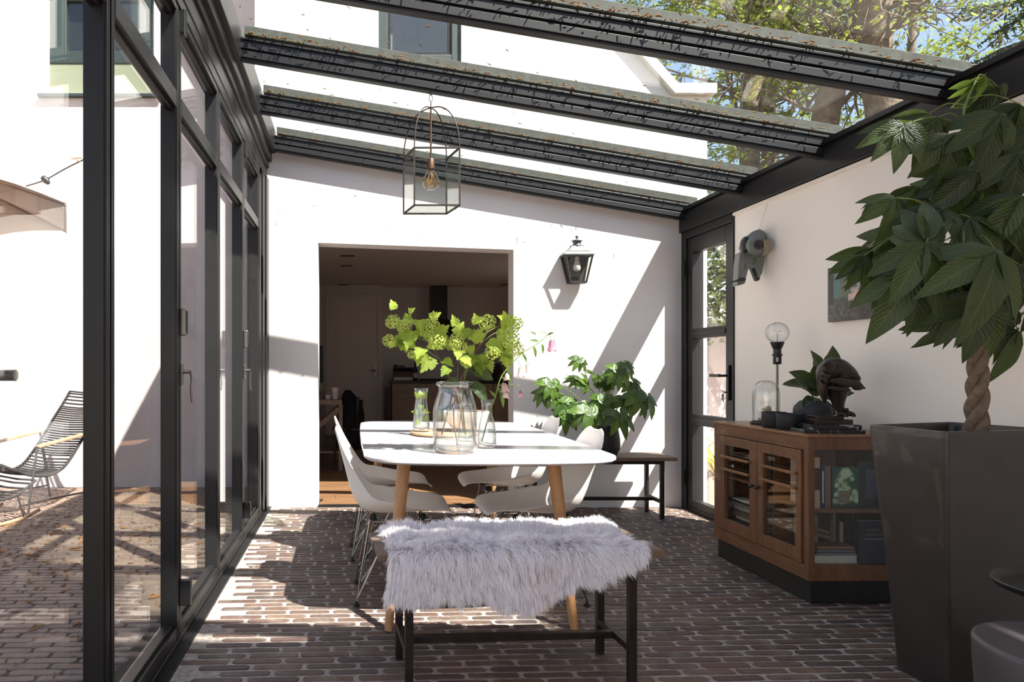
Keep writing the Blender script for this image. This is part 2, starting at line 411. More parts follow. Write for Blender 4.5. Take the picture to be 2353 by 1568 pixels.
# ground
st('ground', MB().box(-30, 30, -25, 40, -.30, -.06), 'sand', label='bare earth ground around the house')
st('bounce_ground', MB().box(-9, 9, -14, -2.76, -.07, -.03), 'pale_ground', label='unseen pale ground added behind the camera to bounce light')  # added out of view; its pale tone throws sunlight back into the room
floor = st('floor', MB().box(-.74, 2.86, -2.5, 5.57, -.06, -.003), 'mortar', label='interior floor of small brown tumbled bricks in pale mortar')
terrace = st('terrace_floor', MB().box(-7.0, -.80, -2.5, 6.5, -.06, -.006), 'sand', label='outdoor terrace of sandy brown bricks beyond the glass doors')
def brick_mesh(rng, L, W, name, mat, ch=.004, rnd=.011):
    jit = lambda a: rng.uniform(-a, a)
    hx, hy = L/2, W/2
    r = rnd*rng.uniform(.6, 1.4)
    out = []
    for cx, cy, sx, sy in ((1,0,-1,-1),(2,0,1,-1),(3,0,1,1),(4,0,-1,1)):
        pass
    pts = [(-hx+r, -hy), (0, -hy), (hx-r, -hy), (hx, -hy+r), (hx, hy-r), (hx-r, hy), (0, hy), (-hx+r, hy), (-hx, hy-r), (-hx, -hy+r)]
    pts = [(x+jit(.0022), y+jit(.0022)) for x, y in pts]
    mb = MB()
    tilt = (jit(.012), jit(.012))
    inner = [(x*(1-ch*2/L)*.992, y*(1-ch*2.4/W)) for x, y in pts]
    vs = [(x, y, -.008) for x, y in pts]+[(x, y, x*tilt[0]*.25+y*tilt[1]) for x, y in inner]
    n = len(pts)
    mb.add(vs, [tuple(range(n, 2*n))]+[(i, (i+1) % n, (i+1) % n+n, i+n) for i in range(n)])
    me = mesh(mb, name); me.materials.append(M[mat]); return me, mb
def lay(parent, x0, x1, y0, y1, L, W, gapx, gapy, ang, seed, mat, nvar, zoff, name, clip=None, centre=(1, 3)):
    rng = random.Random(seed)
    var = [brick_mesh(rng, L, W, name, mat) for _ in range(nvar)]
    ca, sa = math.cos(ang), math.sin(ang); cells = []
    px, py = L+gapx, W+gapy
    nr = int((y1-y0+.6)/py)+4; nc = int((x1-x0+.6)/px)+4
    for r in range(-nr, nr):
        off = (r % 2)*.5+rng.uniform(-.13, .13)+.12*math.sin(r*.7)
        for c in range(-nc, nc):
            u = (c+off)*px; v = r*py
            x = centre[0]+u*ca-v*sa; y = centre[1]+u*sa+v*ca
            if x < x0 or x > x1 or y < y0 or y > y1: continue
            if clip and clip(x, y): continue
            X = max(x0+.0, x); cells.append((x, y))
    # the 300 that show largest: in the frame and nearest
    def key(p):
        x, y = p
        if y < .3: return 1e6+abs(y)
        sx = VX+x*F/y; sy = VY+H*F/y
        return y if (-20 < sx < 2373 and sy < 1590) else 1e3+abs(y-2.4)
    cells.sort(key=key)
    for x, y in cells[:300]:
        me, mb = rng.choice(var); o = bpy.data.objects.new(name, me); C.objects.link(o); o.parent = parent
        o.location = Vector((x, y, zoff+rng.uniform(-.0012, .0015)))-wloc(parent)
        o.rotation_euler = (0, 0, ang+rng.uniform(-.012, .012)+(PI if rng.random() < .5 else 0))
    big = MB()
    for x, y in cells[300:]:
        me, mb = rng.choice(var); a = ang+rng.uniform(-.012, .012); c_, s_ = math.cos(a), math.sin(a); z = zoff+rng.uniform(-.0012, .0015)
        big.add([(x+p[0]*c_-p[1]*s_, y+p[0]*s_+p[1]*c_, z+p[2]) for p in mb.v], mb.f)
    put(name+'_field', big, mat, parent, kind='stuff')
lay(floor, -.60, 2.74, .2, 5.57, .192, .0445, .010, .008, math.radians(2.2), 3, 'brick', 14, .0, 'brick')
lay(terrace, -6.0, -.88, .4, 6.46, .194, .047, .005, .004, math.radians(1.5), 5, 'paver', 10, .0, 'paver')
st('floor_edge', MB().box(-.74, 2.86, -2.5, .2, -.004, .0), 'mortar', floor)

# back wall with the kitchen opening; house wall rises above the glass roof
ox0, ox1 = (731-VX)*YB/F, (1180-VX)*YB/F
zl, zr = pw(0, 558, YB).z, pw(0, 574, YB).z
wb = MB()
wb.prism([(-.80, -.05), (ox0, -.05), (ox0, zl), (-.80, zl+.0)], YB, YK)
wb.prism([(ox1, -.05), (2.87, -.05), (2.87, zr), (ox1, zr)], YB, YK)
wx0, wx1, wz0, wz1 = .205, .876, 3.60, 5.0
ztop = lambda x: 3.36 if x > 2.60 else 3.36+(2.60-x)*1.13
wb.prism([(-.80, zl), (ox0, zl), (ox1, zr), (2.87, zr), (2.87, 3.36), (2.60, 3.36), (2.60, 3.361), (wx1, 3.361), (wx1, wz0), (wx0, wz0), (-.80, wz0)][:0] or
         [(-.80, zl), (ox0, zl), (ox1, zr), (2.87, zr), (2.87, 3.36), (2.60, 3.36), (-.80, 3.36)], YB, YK)
wb.prism([(-.80, 3.36), (2.60, 3.36), (2.60-.24/1.13, wz0), (-.80, wz0)], YB, YK)
wb.prism([(wx1, wz0), (2.60-.24/1.13, wz0), (2.60-1.64/1.13, 5.0), (wx1, 5.0)], YB, YK)
wb.prism([(-.80, wz0), (wx0, wz0), (wx0, 5.0), (-.80, 5.0)], YB, YK)
wb.prism([(-.80, 5.0), (2.60-1.64/1.13, 5.0), (2.60-2.64/1.13, 6.0), (-.80, 6.6)], YB, YK)
wall_back = st('wall_back', wb, 'wall', label='white plastered back wall with a wide opening to the kitchen')
cp = MB()
cp.prism([(2.92, 3.40), (2.92, 3.34), (2.585, 3.34), (.0, 3.34+2.585*1.13), (.0, 3.42+2.585*1.13), (2.61, 3.42), (2.92, 3.42)], YB-.06, YK+.04)
st('coping', cp, 'coping', wall_back)
# upper house window
w1 = thing('window_1', 'dark framed upper floor window above the glass roof', 'window', (wx0, YB, wz0), kind='structure')
fr = MB()
for a in ((wx0, wx0+.075, wz0, wz1), (wx1-.075, wx1, wz0, wz1), (wx0+.075, wx1-.075, wz0, wz0+.09), (wx0+.075, wx1-.075, wz1-.08, wz1)):
    fr.box(a[0], a[1], YB+.03, YB+.10, a[2], a[3])
pieces('window_frame', fr, 'dark_green', w1, bevel=.006)
fr2 = MB()
for a in ((wx0+.075, wx0+.10, wz0+.09, wz1-.08), (wx1-.10, wx1-.075, wz0+.09, wz1-.08), (wx0+.10, wx1-.10, wz0+.09, wz0+.115)):
    fr2.box(a[0], a[1], YB+.05, YB+.09, a[2], a[3])
pieces('sash', fr2, 'frame', w1)
put('pane', MB().box(wx0+.08, wx1-.08, YB+.065, YB+.071, wz0+.1, wz1-.08), 'glass', w1)
put('window_sill', MB().box(wx0-.03, wx1+.03, YB-.03, YB+.03, wz0-.03, wz0), 'coping', w1, bevel=.005)
put('dark_room_sheet', MB().box(wx0-.1, wx1+.1, YB+.5, YB+.51, wz0-.2, wz1+.1), 'room_dark', w1)  # flat grey sheet, its colour stands in for the dim room behind
# courtyard wall on the left, set back, with side return
YC = 6.5
uz0, ux0, ux1 = 3.75, -2.91, -1.9
wc = MB().box(-8, ux0, YC, YC+.2, -.05, 7).box(ux1, -.80, YC, YC+.2, -.05, 7).box(ux0, ux1, YC, YC+.2, -.05, uz0).box(ux0, ux1, YC, YC+.2, 5.6, 7).box(-.80, -.70, YK, YC+.2, -.05, 7)
st('wall_courtyard', wc, 'wall_out', label='rough white rendered house wall behind the terrace')
w2 = thing('window_2', 'dark green framed first floor window high on the courtyard wall', 'window', (ux0, YC, uz0), kind='structure')
fr = MB()
for a in ((ux0, ux0+.16, uz0+.30, 5.6), (ux1-.1, ux1, uz0+.3, 5.6), (ux0+.16, ux1-.1, uz0+.3, uz0+.42), (ux0+.16, ux1-.1, uz0+.9, uz0+1.0), (ux0+.16, ux1-.1, 5.5, 5.6)):
    fr.box(a[0], a[1], YC+.04, YC+.12, a[2], a[3])
pieces('window_frame', fr, 'dark_green', w2, bevel=.006)
put('pane', MB().box(ux0+.1, ux1-.05, YC+.07, YC+.076, uz0+.35, 5.55), 'glass', w2)
put('lower_panel', MB().box(ux0, ux1, YC+.05, YC+.10, uz0, uz0+.30), plain('pale_green_panel', (128, 134, 112), .7), w2)
put('window_sill', MB().box(ux0-.08, ux1+.08, YC-.05, YC+.05, uz0-.05, uz0-.02), 'dark_green', w2, bevel=.004)
put('dark_room_sheet', MB().box(ux0-.1, ux1+.1, YC+.5, YC+.51, uz0, 5.7), 'black', w2)  # black sheet in place of the unlit room behind the pane

# right wall
wr = MB().box(XR, 2.85, -2.5, 4.78, -.05, 2.217)
wall_right = st('wall_right', wr, 'wall_in', label='smooth white side wall in the shade')
st('trim_1', MB().box(XR-.012, XR, -2.5, 4.785, 2.195, 2.217), 'wall_in', label='thin white bead along the top of the side wall')
# solid part of the house behind the camera
hb = MB().box(-1.2, -.6, -2.75, -2.5, -.05, 3.3).box(.8, 4.0, -2.75, -2.5, -.05, 3.3).box(-.6, .8, -2.75, -2.5, 2.45, 3.3).box(-.80, -.70, -2.5, .35, 2.6, 3.3).box(-.80, -.70, -2.5, -2.2, -.05, 2.6).box(-.80, -.70, .0, .35, -.05, 2.6)
st('wall_front', hb, 'wall_in', label='white wall behind the camera')
st('ceiling', MB().box(-.80, 2.85, -.35, 1.05, 2.62, 3.2), 'wall_in', label='solid white ceiling over the near end of the room')

# ---------------- glass roof
roof = thing('roof', 'sloping glass roof on dark aluminium rafters', 'roof', (0, 1.1, 2.5), kind='structure')
for yb in (5.47, 4.66, 3.86, 3.06, 2.26, 1.46):
    w = .05 if yb < 5.4 else .045
    b = MB()
    def seg(x0, x1, ya, yb_, z0, z1):
        b.hexa([(x0, ya, beam_z(x0)+z0), (x1, ya, beam_z(x1)+z0), (x1, yb_, beam_z(x1)+z0), (x0, yb_, beam_z(x0)+z0)],
               [(x0, ya, beam_z(x0)+z1), (x1, ya, beam_z(x1)+z1), (x1, yb_, beam_z(x1)+z1), (x0, yb_, beam_z(x0)+z1)])
    x0, x1 = -.64, 2.66
    seg(x0, x1, yb-.022, yb+.022, 0, .012); seg(x0, x1, yb-.030, yb+.030, .012, .05)
    seg(x0, x1, yb-.024, yb+.024, .05, .06); seg(x0, x1, yb-.036, yb+.036, .06, .105); seg(x0, x1, yb-.045, yb+.045, .105, .118)
    r_ = put('rafter', b, 'frame', roof, bevel=.002)
    b = MB(); seg(x0+.03, x1+.08, yb-.05, yb+.05, .130, .142); seg(x0+.03, x1+.08, yb-.035, yb+.035, .142, .19)
    put('cover_strip', b, 'strip', r_, bevel=.003)
ys = [(4.66, 5.50), (3.86, 4.66), (3.06, 3.86), (2.26, 3.06), (1.46, 2.26), (1.0, 1.46)]
for ya, yb in ys:
    b = MB(); x0, x1 = -.66, 2.78
    b.hexa([(x0, ya+.004, beam_z(x0)+.120), (x1, ya+.004, beam_z(x1)+.120), (x1, yb-.004, beam_z(x1)+.120), (x0, yb-.004, beam_z(x0)+.120)],
           [(x0, ya+.004, beam_z(x0)+.128), (x1, ya+.004, beam_z(x1)+.128), (x1, yb-.004, beam_z(x1)+.128), (x0, yb-.004, beam_z(x0)+.128)])
    put('roof_pane', b, 'roof_glass', roof)
e = MB().box(-.82, -.70, 1.0, 5.54, 2.655, 2.75).box(-.82, -.685, 1.0, 5.54, 2.75, 2.80).box(-.82, -.66, 1.0, 5.54, 2.80, 2.87).box(-.82, -.63, 1.0, 5.54, 2.87, 3.05)
put('eaves_beam', e, 'frame', roof, bevel=.004)
g = MB().box(2.64, 2.84, 1.0, 5.54, 2.222, 2.365).box(2.655, 2.84, 1.0, 5.54, 2.365, 2.385).box(2.63, 2.70, 1.0, 5.54, 2.385, 2.412)
put('gutter_beam', g, 'frame', roof, bevel=.003)
# leaf litter on the glass
rng = random.Random(11)
for i, (ya, yb) in enumerate(ys[:5]):
    b = MB(); m2 = MB()
    for k in range(240 if i < 4 else 60):
        t_ = rng.random()**(2.2 if k < 80 else .9); x = -.58+3.2*t_; y = yb-.058-abs(rng.gauss(0, .022 if k % 9 else .2))
        if y < ya+.05: continue
        z = beam_z(x)+.131; L = rng.uniform(.008, .038); a = rng.uniform(0, PI)
        d = Vector((math.cos(a), math.sin(a), -.169*math.cos(a)))*L
        (m2 if (t_ < .14 and k % 2) else b).tube([Vector((x, y, z)), Vector((x, y, z+.003))+d*.5+Vector((0, rng.uniform(-.004, .004), 0)), Vector((x, y, z))+d], [.0022, .0034, .0014], 4)
    put('catkin_litter', b, 'litter', roof, kind='stuff')
    if m2.v: put('moss', m2, 'moss', roof, kind='stuff')

# ---------------- sliding glass doors on the left
edges = [.35, 1.16, 1.958, 2.745, 3.567, 4.365, 5.10]
zt0, zt1, ztop_ = 2.18, 2.245, 2.60
for i in range(6):
    ya, yb = edges[i]+.04, edges[i+1]+.04
    d = thing('door_%d' % (i+1), 'dark framed glass terrace door leaf', 'door', (XL-.03, ya, 0), kind='structure')
    b = MB()
    for y0, y1 in ((ya-.04, ya), (yb-.04, yb)) if i else ((ya-.04, ya), (yb-.04, yb)):
        if (y0, y1) == (ya-.04, ya): y0, y1 = ya+.001, ya+.040
        else: y0, y1 = yb-.079+.04-.0, yb-.001+.0
        y0, y1 = (ya+.001, ya+.04) if y0 < (ya+yb)/2 else (yb-.04, yb-.001)
        m_ = (y0+y1)/2; b.prism([(-.776, y0), (-.716, y0), (-.716, y0+.007), (-.71, y0+.007), (-.71, m_-.002), (-.714, m_), (-.71, m_+.002), (-.71, y1-.007), (-.716, y1-.007), (-.716, y1), (-.776, y1)], .03, ztop_, 'z')
    pieces('stile', b, 'frame', d, bevel=.002)
    y0, y1 = ya+.04, yb-.04
    rl = MB().box(-.768, -.71, y0, y1, .03, .085).box(-.76, -.725, y0, y1, .085, .10)
    put('bottom_rail', rl, 'frame', d, bevel=.002)
    put('transom', MB().box(-.768, -.71, y0, y1, zt0, zt1).box(-.755, -.73, y0, y1, zt0-.012, zt1+.012), 'frame', d, bevel=.002)
    put('top_rail', MB().box(-.768, -.71, y0, y1, 2.57, ztop_).box(-.755, -.73, y0, y1, 2.555, 2.57), 'frame', d, bevel=.002)
    put('pane', MB().box(-.772, -.765, y0-.004, y1+.004, .095, zt0-.008), 'glass', d)
    put('upper_pane', MB().box(-.772, -.765, y0-.004, y1+.004, zt1+.008, 2.56), 'glass', d)
    if i in (3, 5):
        yy = ya+.02
        h = put('latch_box', MB().box(-.71, -.684, yy-.014, yy+.016, 1.262, 1.375), 'steel', d, bevel=.005)
        put('latch_cover', MB().box(-.6839, -.681, yy-.010, yy+.012, 1.272, 1.365), 'black', h, bevel=.001)
        put('handle_plate', MB().box(-.71, -.700, yy-.012, yy+.012, 1.06, 1.15), 'steel', d, bevel=.003)
        hd = MB().tube([(-.70, yy, 1.115), (-.672, yy, 1.115)], .009, 10).tube(catmull([(-.672, yy, 1.122), (-.668, yy+.01, 1.09), (-.672, yy+.018, 1.04), (-.668, yy+.022, .985)], 5), .0055, 8)
        put('handle', hd, 'steel', d, smooth=True)
        put('floor_bolt', MB().box(-.71, -.665, yy-.02, yy+.012, .158, .262), 'frame', d, bevel=.004)
        put('hinge', MB().tube([(-.698, yy+.02, 2.50), (-.698, yy+.02, 2.61)], .011, 10).box(-.712, -.70, yy-.01, yy+.04, 2.51, 2.60), 'frame', d)
st('trim_2', MB().box(-.79, -.705, .35, 5.54, .0, .03).box(-.79, -.715, .35, 5.54, .03, .035), 'frame', label='raised aluminium track under the glass doors', bevel=.003)
th = MB().box(-.705, -.664, .35, 5.54, -.004, .006)
for k in range(5): th.box(-.701+k*.0078, -.697+k*.0078, .35, 5.54, .006, .009)
st('trim_3', th, 'frame', label='ribbed threshold strip beside the brick floor')
st('trim_4', MB().box(-.80, -.705, 5.141, 5.54, .03, 2.66).box(-.80, -.69, 5.24, 5.30, .03, 2.66).box(-.80, -.685, 5.40, 5.54, .0, 2.66), 'frame', label='dark aluminium corner jamb beside the back wall', bevel=.003)
st('trim_5', MB().box(-.80, -.705, .35, 5.54, 2.601, 2.655), 'frame', label='head rail above the glass doors', bevel=.003)

# ---------------- garden door on the right
dr = thing('door_7', 'dark framed garden door of three glass panes beside the back wall', 'door', (XR, 5.1, 0), kind='structure')
jb = MB().box(2.66, 2.80, 5.46, 5.54, 0, 2.222).box(2.66, 2.80, 4.78, 4.80, 0, 2.222).box(2.66, 2.80, 4.80, 5.46, 2.16, 2.222).box(2.665, 2.80, 4.80, 5.46, 0, .03)
pieces('door_frame', jb, 'frame', dr, bevel=.003)
lf = MB()
za = [(.03, .087), (.684, .767), (1.36, 1.438), (2.04, 2.158)]
lf.box(2.672, 2.735, 5.385, 5.458, .03, 2.158).box(2.672, 2.735, 4.802, 4.90, .03, 2.158)
for a, b_ in za: lf.box(2.672, 2.735, 4.90, 5.385, a, b_)
for a, b_ in za[1:3]: lf.box(2.666, 2.74, 4.90, 5.385, a+.022, b_-.022)
pieces('door_leaf', lf, 'frame', dr, bevel=.003)
for a, b_ in ((.087, .684), (.767, 1.36), (1.438, 2.04)):
    put('pane', MB().box(2.703, 2.709, 4.895, 5.39, a-.005, b_+.005), 'glass', dr)
put('lock_plate', MB().box(2.655, 2.672, 4.835, 4.865, .90, 1.15), 'black', dr, bevel=.004)
hd = MB().tube([(2.656, 4.85, 1.075), (2.60, 4.85, 1.075)], .009, 10).box(2.588, 2.606, 4.84, 4.975, 1.065, 1.087)
put('handle', hd, 'black', dr, bevel=.002)
k_ = MB().box(2.63, 2.655, 4.846, 4.854, .952, .962).tube([(2.636, 4.85, .957), (2.628, 4.86, .945), (2.628, 4.87, .957), (2.634, 4.86, .968)], .0018, 6, closed=True)
k_.box(2.627, 2.630, 4.862, 4.872, .90, .942).ball((2.628, 4.867, .935), .010, 8, 6, (.3, 1, 1)).box(2.63, 2.633, 4.852, 4.860, .885, .94).ball((2.631, 4.856, .935), .010, 8, 6, (.3, 1, 1))
put('keys', k_, 'steel', dr)
put('hinge', MB().tube([(2.652, 5.475, .20), (2.652, 5.475, .31)], .012, 10), 'frame', dr)
put('hinge', MB().tube([(2.652, 5.475, 1.86), (2.652, 5.475, 1.99)], .012, 10), 'frame', dr)

# ---------------- kitchen beyond the opening
kx0, kx1, ky1, kz = -.72, 2.75, 11.6, 2.50
kw = MB().box(kx0-.1, kx0, YK, ky1+.1, -.05, kz).box(kx1, kx1+.1, YK, 6.6, -.05, kz).box(kx1, kx1+.1, 9.6, ky1+.1, -.05, kz).box(kx1, kx1+.1, 6.6, 9.6, -.05, .95).box(kx1, kx1+.1, 6.6, 9.6, 2.3, kz).box(kx0, kx1, ky1, ky1+.1, -.05, kz)
kw.box(kx0, (881-VX)*11.3/F, 11.3, ky1, -.05, kz)
st('wall_kitchen', kw, 'kitchen_wall', label='dim painted walls of the kitchen beyond the opening')
kc = st('ceiling_kitchen', MB().box(kx0-.1, kx1+.1, YK, ky1+.1, kz, kz+.1), 'kitchen_wall', label='kitchen ceiling with small recessed slots')
for px, py, w in ((799, 588, .26), (796, 611, .24), (789, 655, .26), (1160, 654, .26), (1137, 667, .28)):
    Y = (kz-H)*F/(VY-py); x = (px-VX)*Y/F
    f_ = put('recessed_spot', MB().box(x-w*.33, x+w*.33, Y-.05, Y+.05, kz-.004, kz), 'black', kc, bevel=.001)
kf = st('floor_kitchen', MB().box(kx0, kx1, YK-.16, ky1, -.05, .0), 'black', label='dark oak plank floor of the kitchen')
rng = random.Random(5); y = YK-.15; k = 0
while y < ky1-.05:
    w = .155 if k % 3 else .13
    x = kx0+rng.uniform(-1.2, 0)
    while x < kx1:
        L = rng.uniform(1.3, 2.0); a, b_ = max(x, kx0), min(x+L-.004, kx1)
        if y < YK: a, b_ = max(a, ox0+.01), min(b_, ox1-.01)
        if b_-a > .05: put('plank', MB().box(a, b_, y+.002, y+w-.003, 0, .014+rng.uniform(-.001, .001)), 'plank', kf)
        x += L
    y += w; k += 1
st('trim_6', MB().box(ox0, ox1, YB-.005, YB+.04, -.005, .016), 'frame', label='thin dark threshold of the kitchen opening')
# kitchen door in the far wall
kd = thing('door_8', 'painted panelled door in the far kitchen wall', 'door', (-.2, 11.3, 0), kind='structure')
K = lambda px, Y=11.3: (px-VX)*Y/F
d0, d1 = K(757), K(868); zt = pw(0, 686, 11.3).z
pieces('door_frame', MB().box(d0-.06, d0, 11.25, 11.30, 0, zt+.06).box(d1, d1+.06, 11.25, 11.3, 0, zt+.06).box(d0, d1, 11.25, 11.3, zt, zt+.06), 'kitchen_wall', kd, bevel=.006)
put('door_leaf', MB().box(d0, d1, 11.27, 11.30, .02, zt).box(d0+.11, d1-.11, 11.262, 11.272, .2, zt-.12), 'kitchen_wall', kd, bevel=.005)
hy = pw(0, 852, 11.3).z
put('handle', MB().box(d1-.05, d1-.02, 11.25, 11.262, hy-.12, hy+.1).tube([(d1-.035, 11.25, hy), (d1-.035, 11.21, hy), (d1-.13, 11.20, hy)], .011, 8), 'steel', kd)
# ------------------------------------------------------------ dining table
def rrect(cx, cy, hx, hy, r, bulge, n=10, grow=0):
    pts = []
    hx += grow; hy += grow; r += grow
    side = 14
    cs = [(cx+hx-r, cy-hy+r, -PI/2), (cx+hx-r, cy+hy-r, 0), (cx-hx+r, cy+hy-r, PI/2), (cx-hx+r, cy-hy+r, PI)]
    for k, (x, y, a0) in enumerate(cs):
        for i in range(n+1):
            a = a0+PI/2*i/n; pts.append((x+r*math.cos(a), y+r*math.sin(a)))
        nx = cs[(k+1) % 4]; a = a0+PI/2; p0 = (x+r*math.cos(a), y+r*math.sin(a)); p1 = (nx[0]+r*math.cos(a), nx[1]+r*math.sin(a))
        for i in range(1, side): t_ = i/side; pts.append((p0[0]*(1-t_)+p1[0]*t_, p0[1]*(1-t_)+p1[1]*t_))
    out = []
    for x, y in pts:  # sides bow outwards
        u = (x-cx)/hx; v = (y-cy)/hy
        out.append((cx+(x-cx)*(1+bulge*.55*(1-v*v)), cy+(y-cy)*(1+bulge*(1-u*u))))
    return out
table = thing('dining_table', 'white topped dining table with rounded corners and tapered oak legs', 'table', (.60, 3.9, 0))
tb = MB(); tcx, tcy = .598, 3.86
lv = [(-.035, .724), (-.012, .7275), (0, .737), (0, .746), (-.003, .75)]
rings = [rrect(tcx, tcy, .545, 1.02, .17, .05, grow=g) for g, z in lv]; n = len(rings[0]); vs = []
for (g, z), rg in zip(lv, rings): vs += [(x, y, z) for x, y in rg]
tb.add(vs, [tuple(reversed(range(n))), tuple((len(lv)-1)*n+j for j in range(n))]+[(i*n+j, i*n+(j+1) % n, (i+1)*n+(j+1) % n, (i+1)*n+j) for i in range(len(lv)-1) for j in range(n)])
put('tabletop', tb, 'table', table, smooth=True, ang=30)
for (bx, by), (tx, ty) in (((.15, 2.93), (.232, 3.10)), ((.955, 2.95), (.905, 3.10)), ((.115, 4.72), (.19, 4.50)), ((.975, 4.72), (.895, 4.50))):
    put('leg', MB().tube([(bx, by, 0), (bx*.97+tx*.03, by*.97+ty*.03, .02), (tx, ty, .724)], [.016, .0185, .031], 20), 'oak', table, smooth=True, ang=50)
ap = MB()
for s_ in (3.12, 4.46): ap.box(.26, .94, s_, s_+.05, .68, .724)
pieces('under_frame', ap, 'black', table)

# ------------------------------------------------------------ shell chairs
def make_chair():
    t_ = thing('shell_chair', 'x', 'chair', (0, 0, 0), 'white shell chairs around the table')
    prof = [(.270, .418, .165), (.262, .436, .195), (.235, .447, .212), (.17, .446, .226), (.08, .434, .232), (-.01, .424, .232), (-.09, .420, .228), (-.15, .428, .222), (-.195, .458, .216), (-.222, .51, .212), (-.240, .58, .208), (-.257, .65, .200), (-.275, .72, .186), (-.290, .775, .162), (-.300, .812, .120), (-.306, .826, .07)]
    rows = []
    for i, (x, z, w) in enumerate(prof):
        f = i/(len(prof)-1); row = []
        for j in range(13):
            s_ = -1+2*j/12; a = abs(s_)**3
            seat = max(0, 1-max(0, (f-.45)/.2)); back = min(1, max(0, (f-.42)/.18))
            lift = (.012+.075*math.exp(-((f-.42)/.16)**2))*a
            fwd = .085*a*math.exp(-((f-.55)/.2)**2)
            row.append((x+fwd, s_*w, z+lift))
        rows.append(row)
    put('seat_shell', MB().grid(rows), 'shell', t_, smooth=True, ang=180, solid=.006, sub=1)
    ft = [(-.20, -.165), (-.20, .165), (.20, -.165), (.20, .165)]
    for fx, fy in ft:
        b = MB(); sx = 1 if fx > 0 else -1; sy = 1 if fy > 0 else -1
        top1 = (sx*.135, sy*.12, .40); top2 = (sx*.02, sy*.13, .395)
        b.tube([(fx, fy, .012), (fx*.99, fy*.99, .035), top1], .0045, 8)
        b.tube([(fx, fy, .03), (fx*.9, fy*.99, .07), top2], .0045, 8)
        lg = put('leg', b, 'wire', t_, smooth=True)
        put('foot', MB().lathe([(.013, 0), (.016, .003), (.014, .008), (.006, .014), (.006, .022)], (fx, fy, 0), 12), 'rubber', lg, smooth=True)
    b = MB()
    for sy in (-1, 1):
        b.tube([(.16, sy*.125, .405), (.10, sy*.12, .392), (-.10, sy*.12, .388), (-.16, sy*.12, .40)], .0045, 8)
        b.tube([(.185, sy*.15, .10), (-.01, sy*.12, .37)], .0035, 6).tube([(-.185, sy*.15, .10), (.01, sy*.12, .37)], .0035, 6)
    for sx in (-1, 1):
        b.tube([(sx*.13, -.12, .40), (sx*.11, 0, .385), (sx*.13, .12, .40)], .0045, 8)
        b.tube([(sx*.19, -.155, .07), (sx*.1, .115, .38)], .0035, 6).tube([(sx*.19, .155, .07), (sx*.1, -.115, .38)], .0035, 6)
    pieces('wire_brace', b, 'wire', t_, smooth=True)
    b = MB()
    for sx in (-1, 1):
        for sy in (-1, 1): b.lathe([(.018, 0), (.018, .02), (.012, .03)], (sx*.12, sy*.11, .395), 10)
    pieces('shock_mount', b, 'rubber', t_)
    return t_
ch = make_chair(); spots = [
    (.215, 3.41, 0, 'white shell chair left of the table, the one nearer the fleece bench'),
    (.19, 4.16, .02, 'white shell chair left of the table, behind the nearer left chair'),
    (.905, 3.40, PI+.02, 'white shell chair right of the table, half hidden by the front oak leg'),
    (.93, 4.18, PI-.03, 'white shell chair right of the table, near the far bench and kitchen')]
for i, (x, y, a, lb) in enumerate(spots):
    o = ch if i == 0 else copy_tree(ch)
    o.location = (x, y, 0.0); o.rotation_euler = (0, 0, a); o['label'] = lb

# ------------------------------------------------------------ benches
def make_bench(cx, cy, a, L, D, zt, label, legx):
    t_ = thing('bench', label, 'bench', (0, 0, 0), 'iron benches with plank seats')
    nb = 2; 
    for k in range(nb):
        y0 = -D/2+k*D/nb
        b = MB().box(-L/2-(.006 if k else 0), L/2-(.004 if k else 0), y0+.002, y0+D/nb-.002, zt-.026, zt)
        put('plank', b, 'bench_wood', t_, bevel=.004)
    s_ = .014; ly = .135
    for sx in (-1, 1):
        for sy in (-1, 1):
            put('leg', MB().box(sx*legx-s_, sx*legx+s_, sy*ly-s_, sy*ly+s_, 0, zt-.026), 'iron', t_, bevel=.002)
        pieces('side_rail', MB().box(sx*legx-s_*.9, sx*legx+s_*.9, -ly+s_, ly-s_, .115, .14).box(sx*legx-s_, sx*legx+s_, -ly+s_, ly-s_, zt-.052, zt-.027), 'iron', t_, bevel=.0015)
    put('stretcher', MB().box(-legx+s_, legx-s_, -s_, s_, .115, .141), 'iron', t_, bevel=.002)
    pieces('top_frame', MB().box(-legx+s_, legx-s_, -ly-s_, -ly+s_, zt-.052, zt-.027).box(-legx+s_, legx-s_, ly-s_, ly+s_, zt-.052, zt-.027), 'iron', t_, bevel=.0015)
    t_.location = (cx, cy, .001); t_.rotation_euler = (0, 0, a); return t_
BX, BY, BA, BZ = .585, 2.545, math.radians(3.6), .485
make_bench(BX, BY, BA, 1.02, .33, BZ, 'plank bench with iron legs under the white sheepskin', .40)
make_bench(1.83, 5.235, 0, 1.16, .335, .462, 'plank bench with iron legs against the back wall under the potted plant', .475)

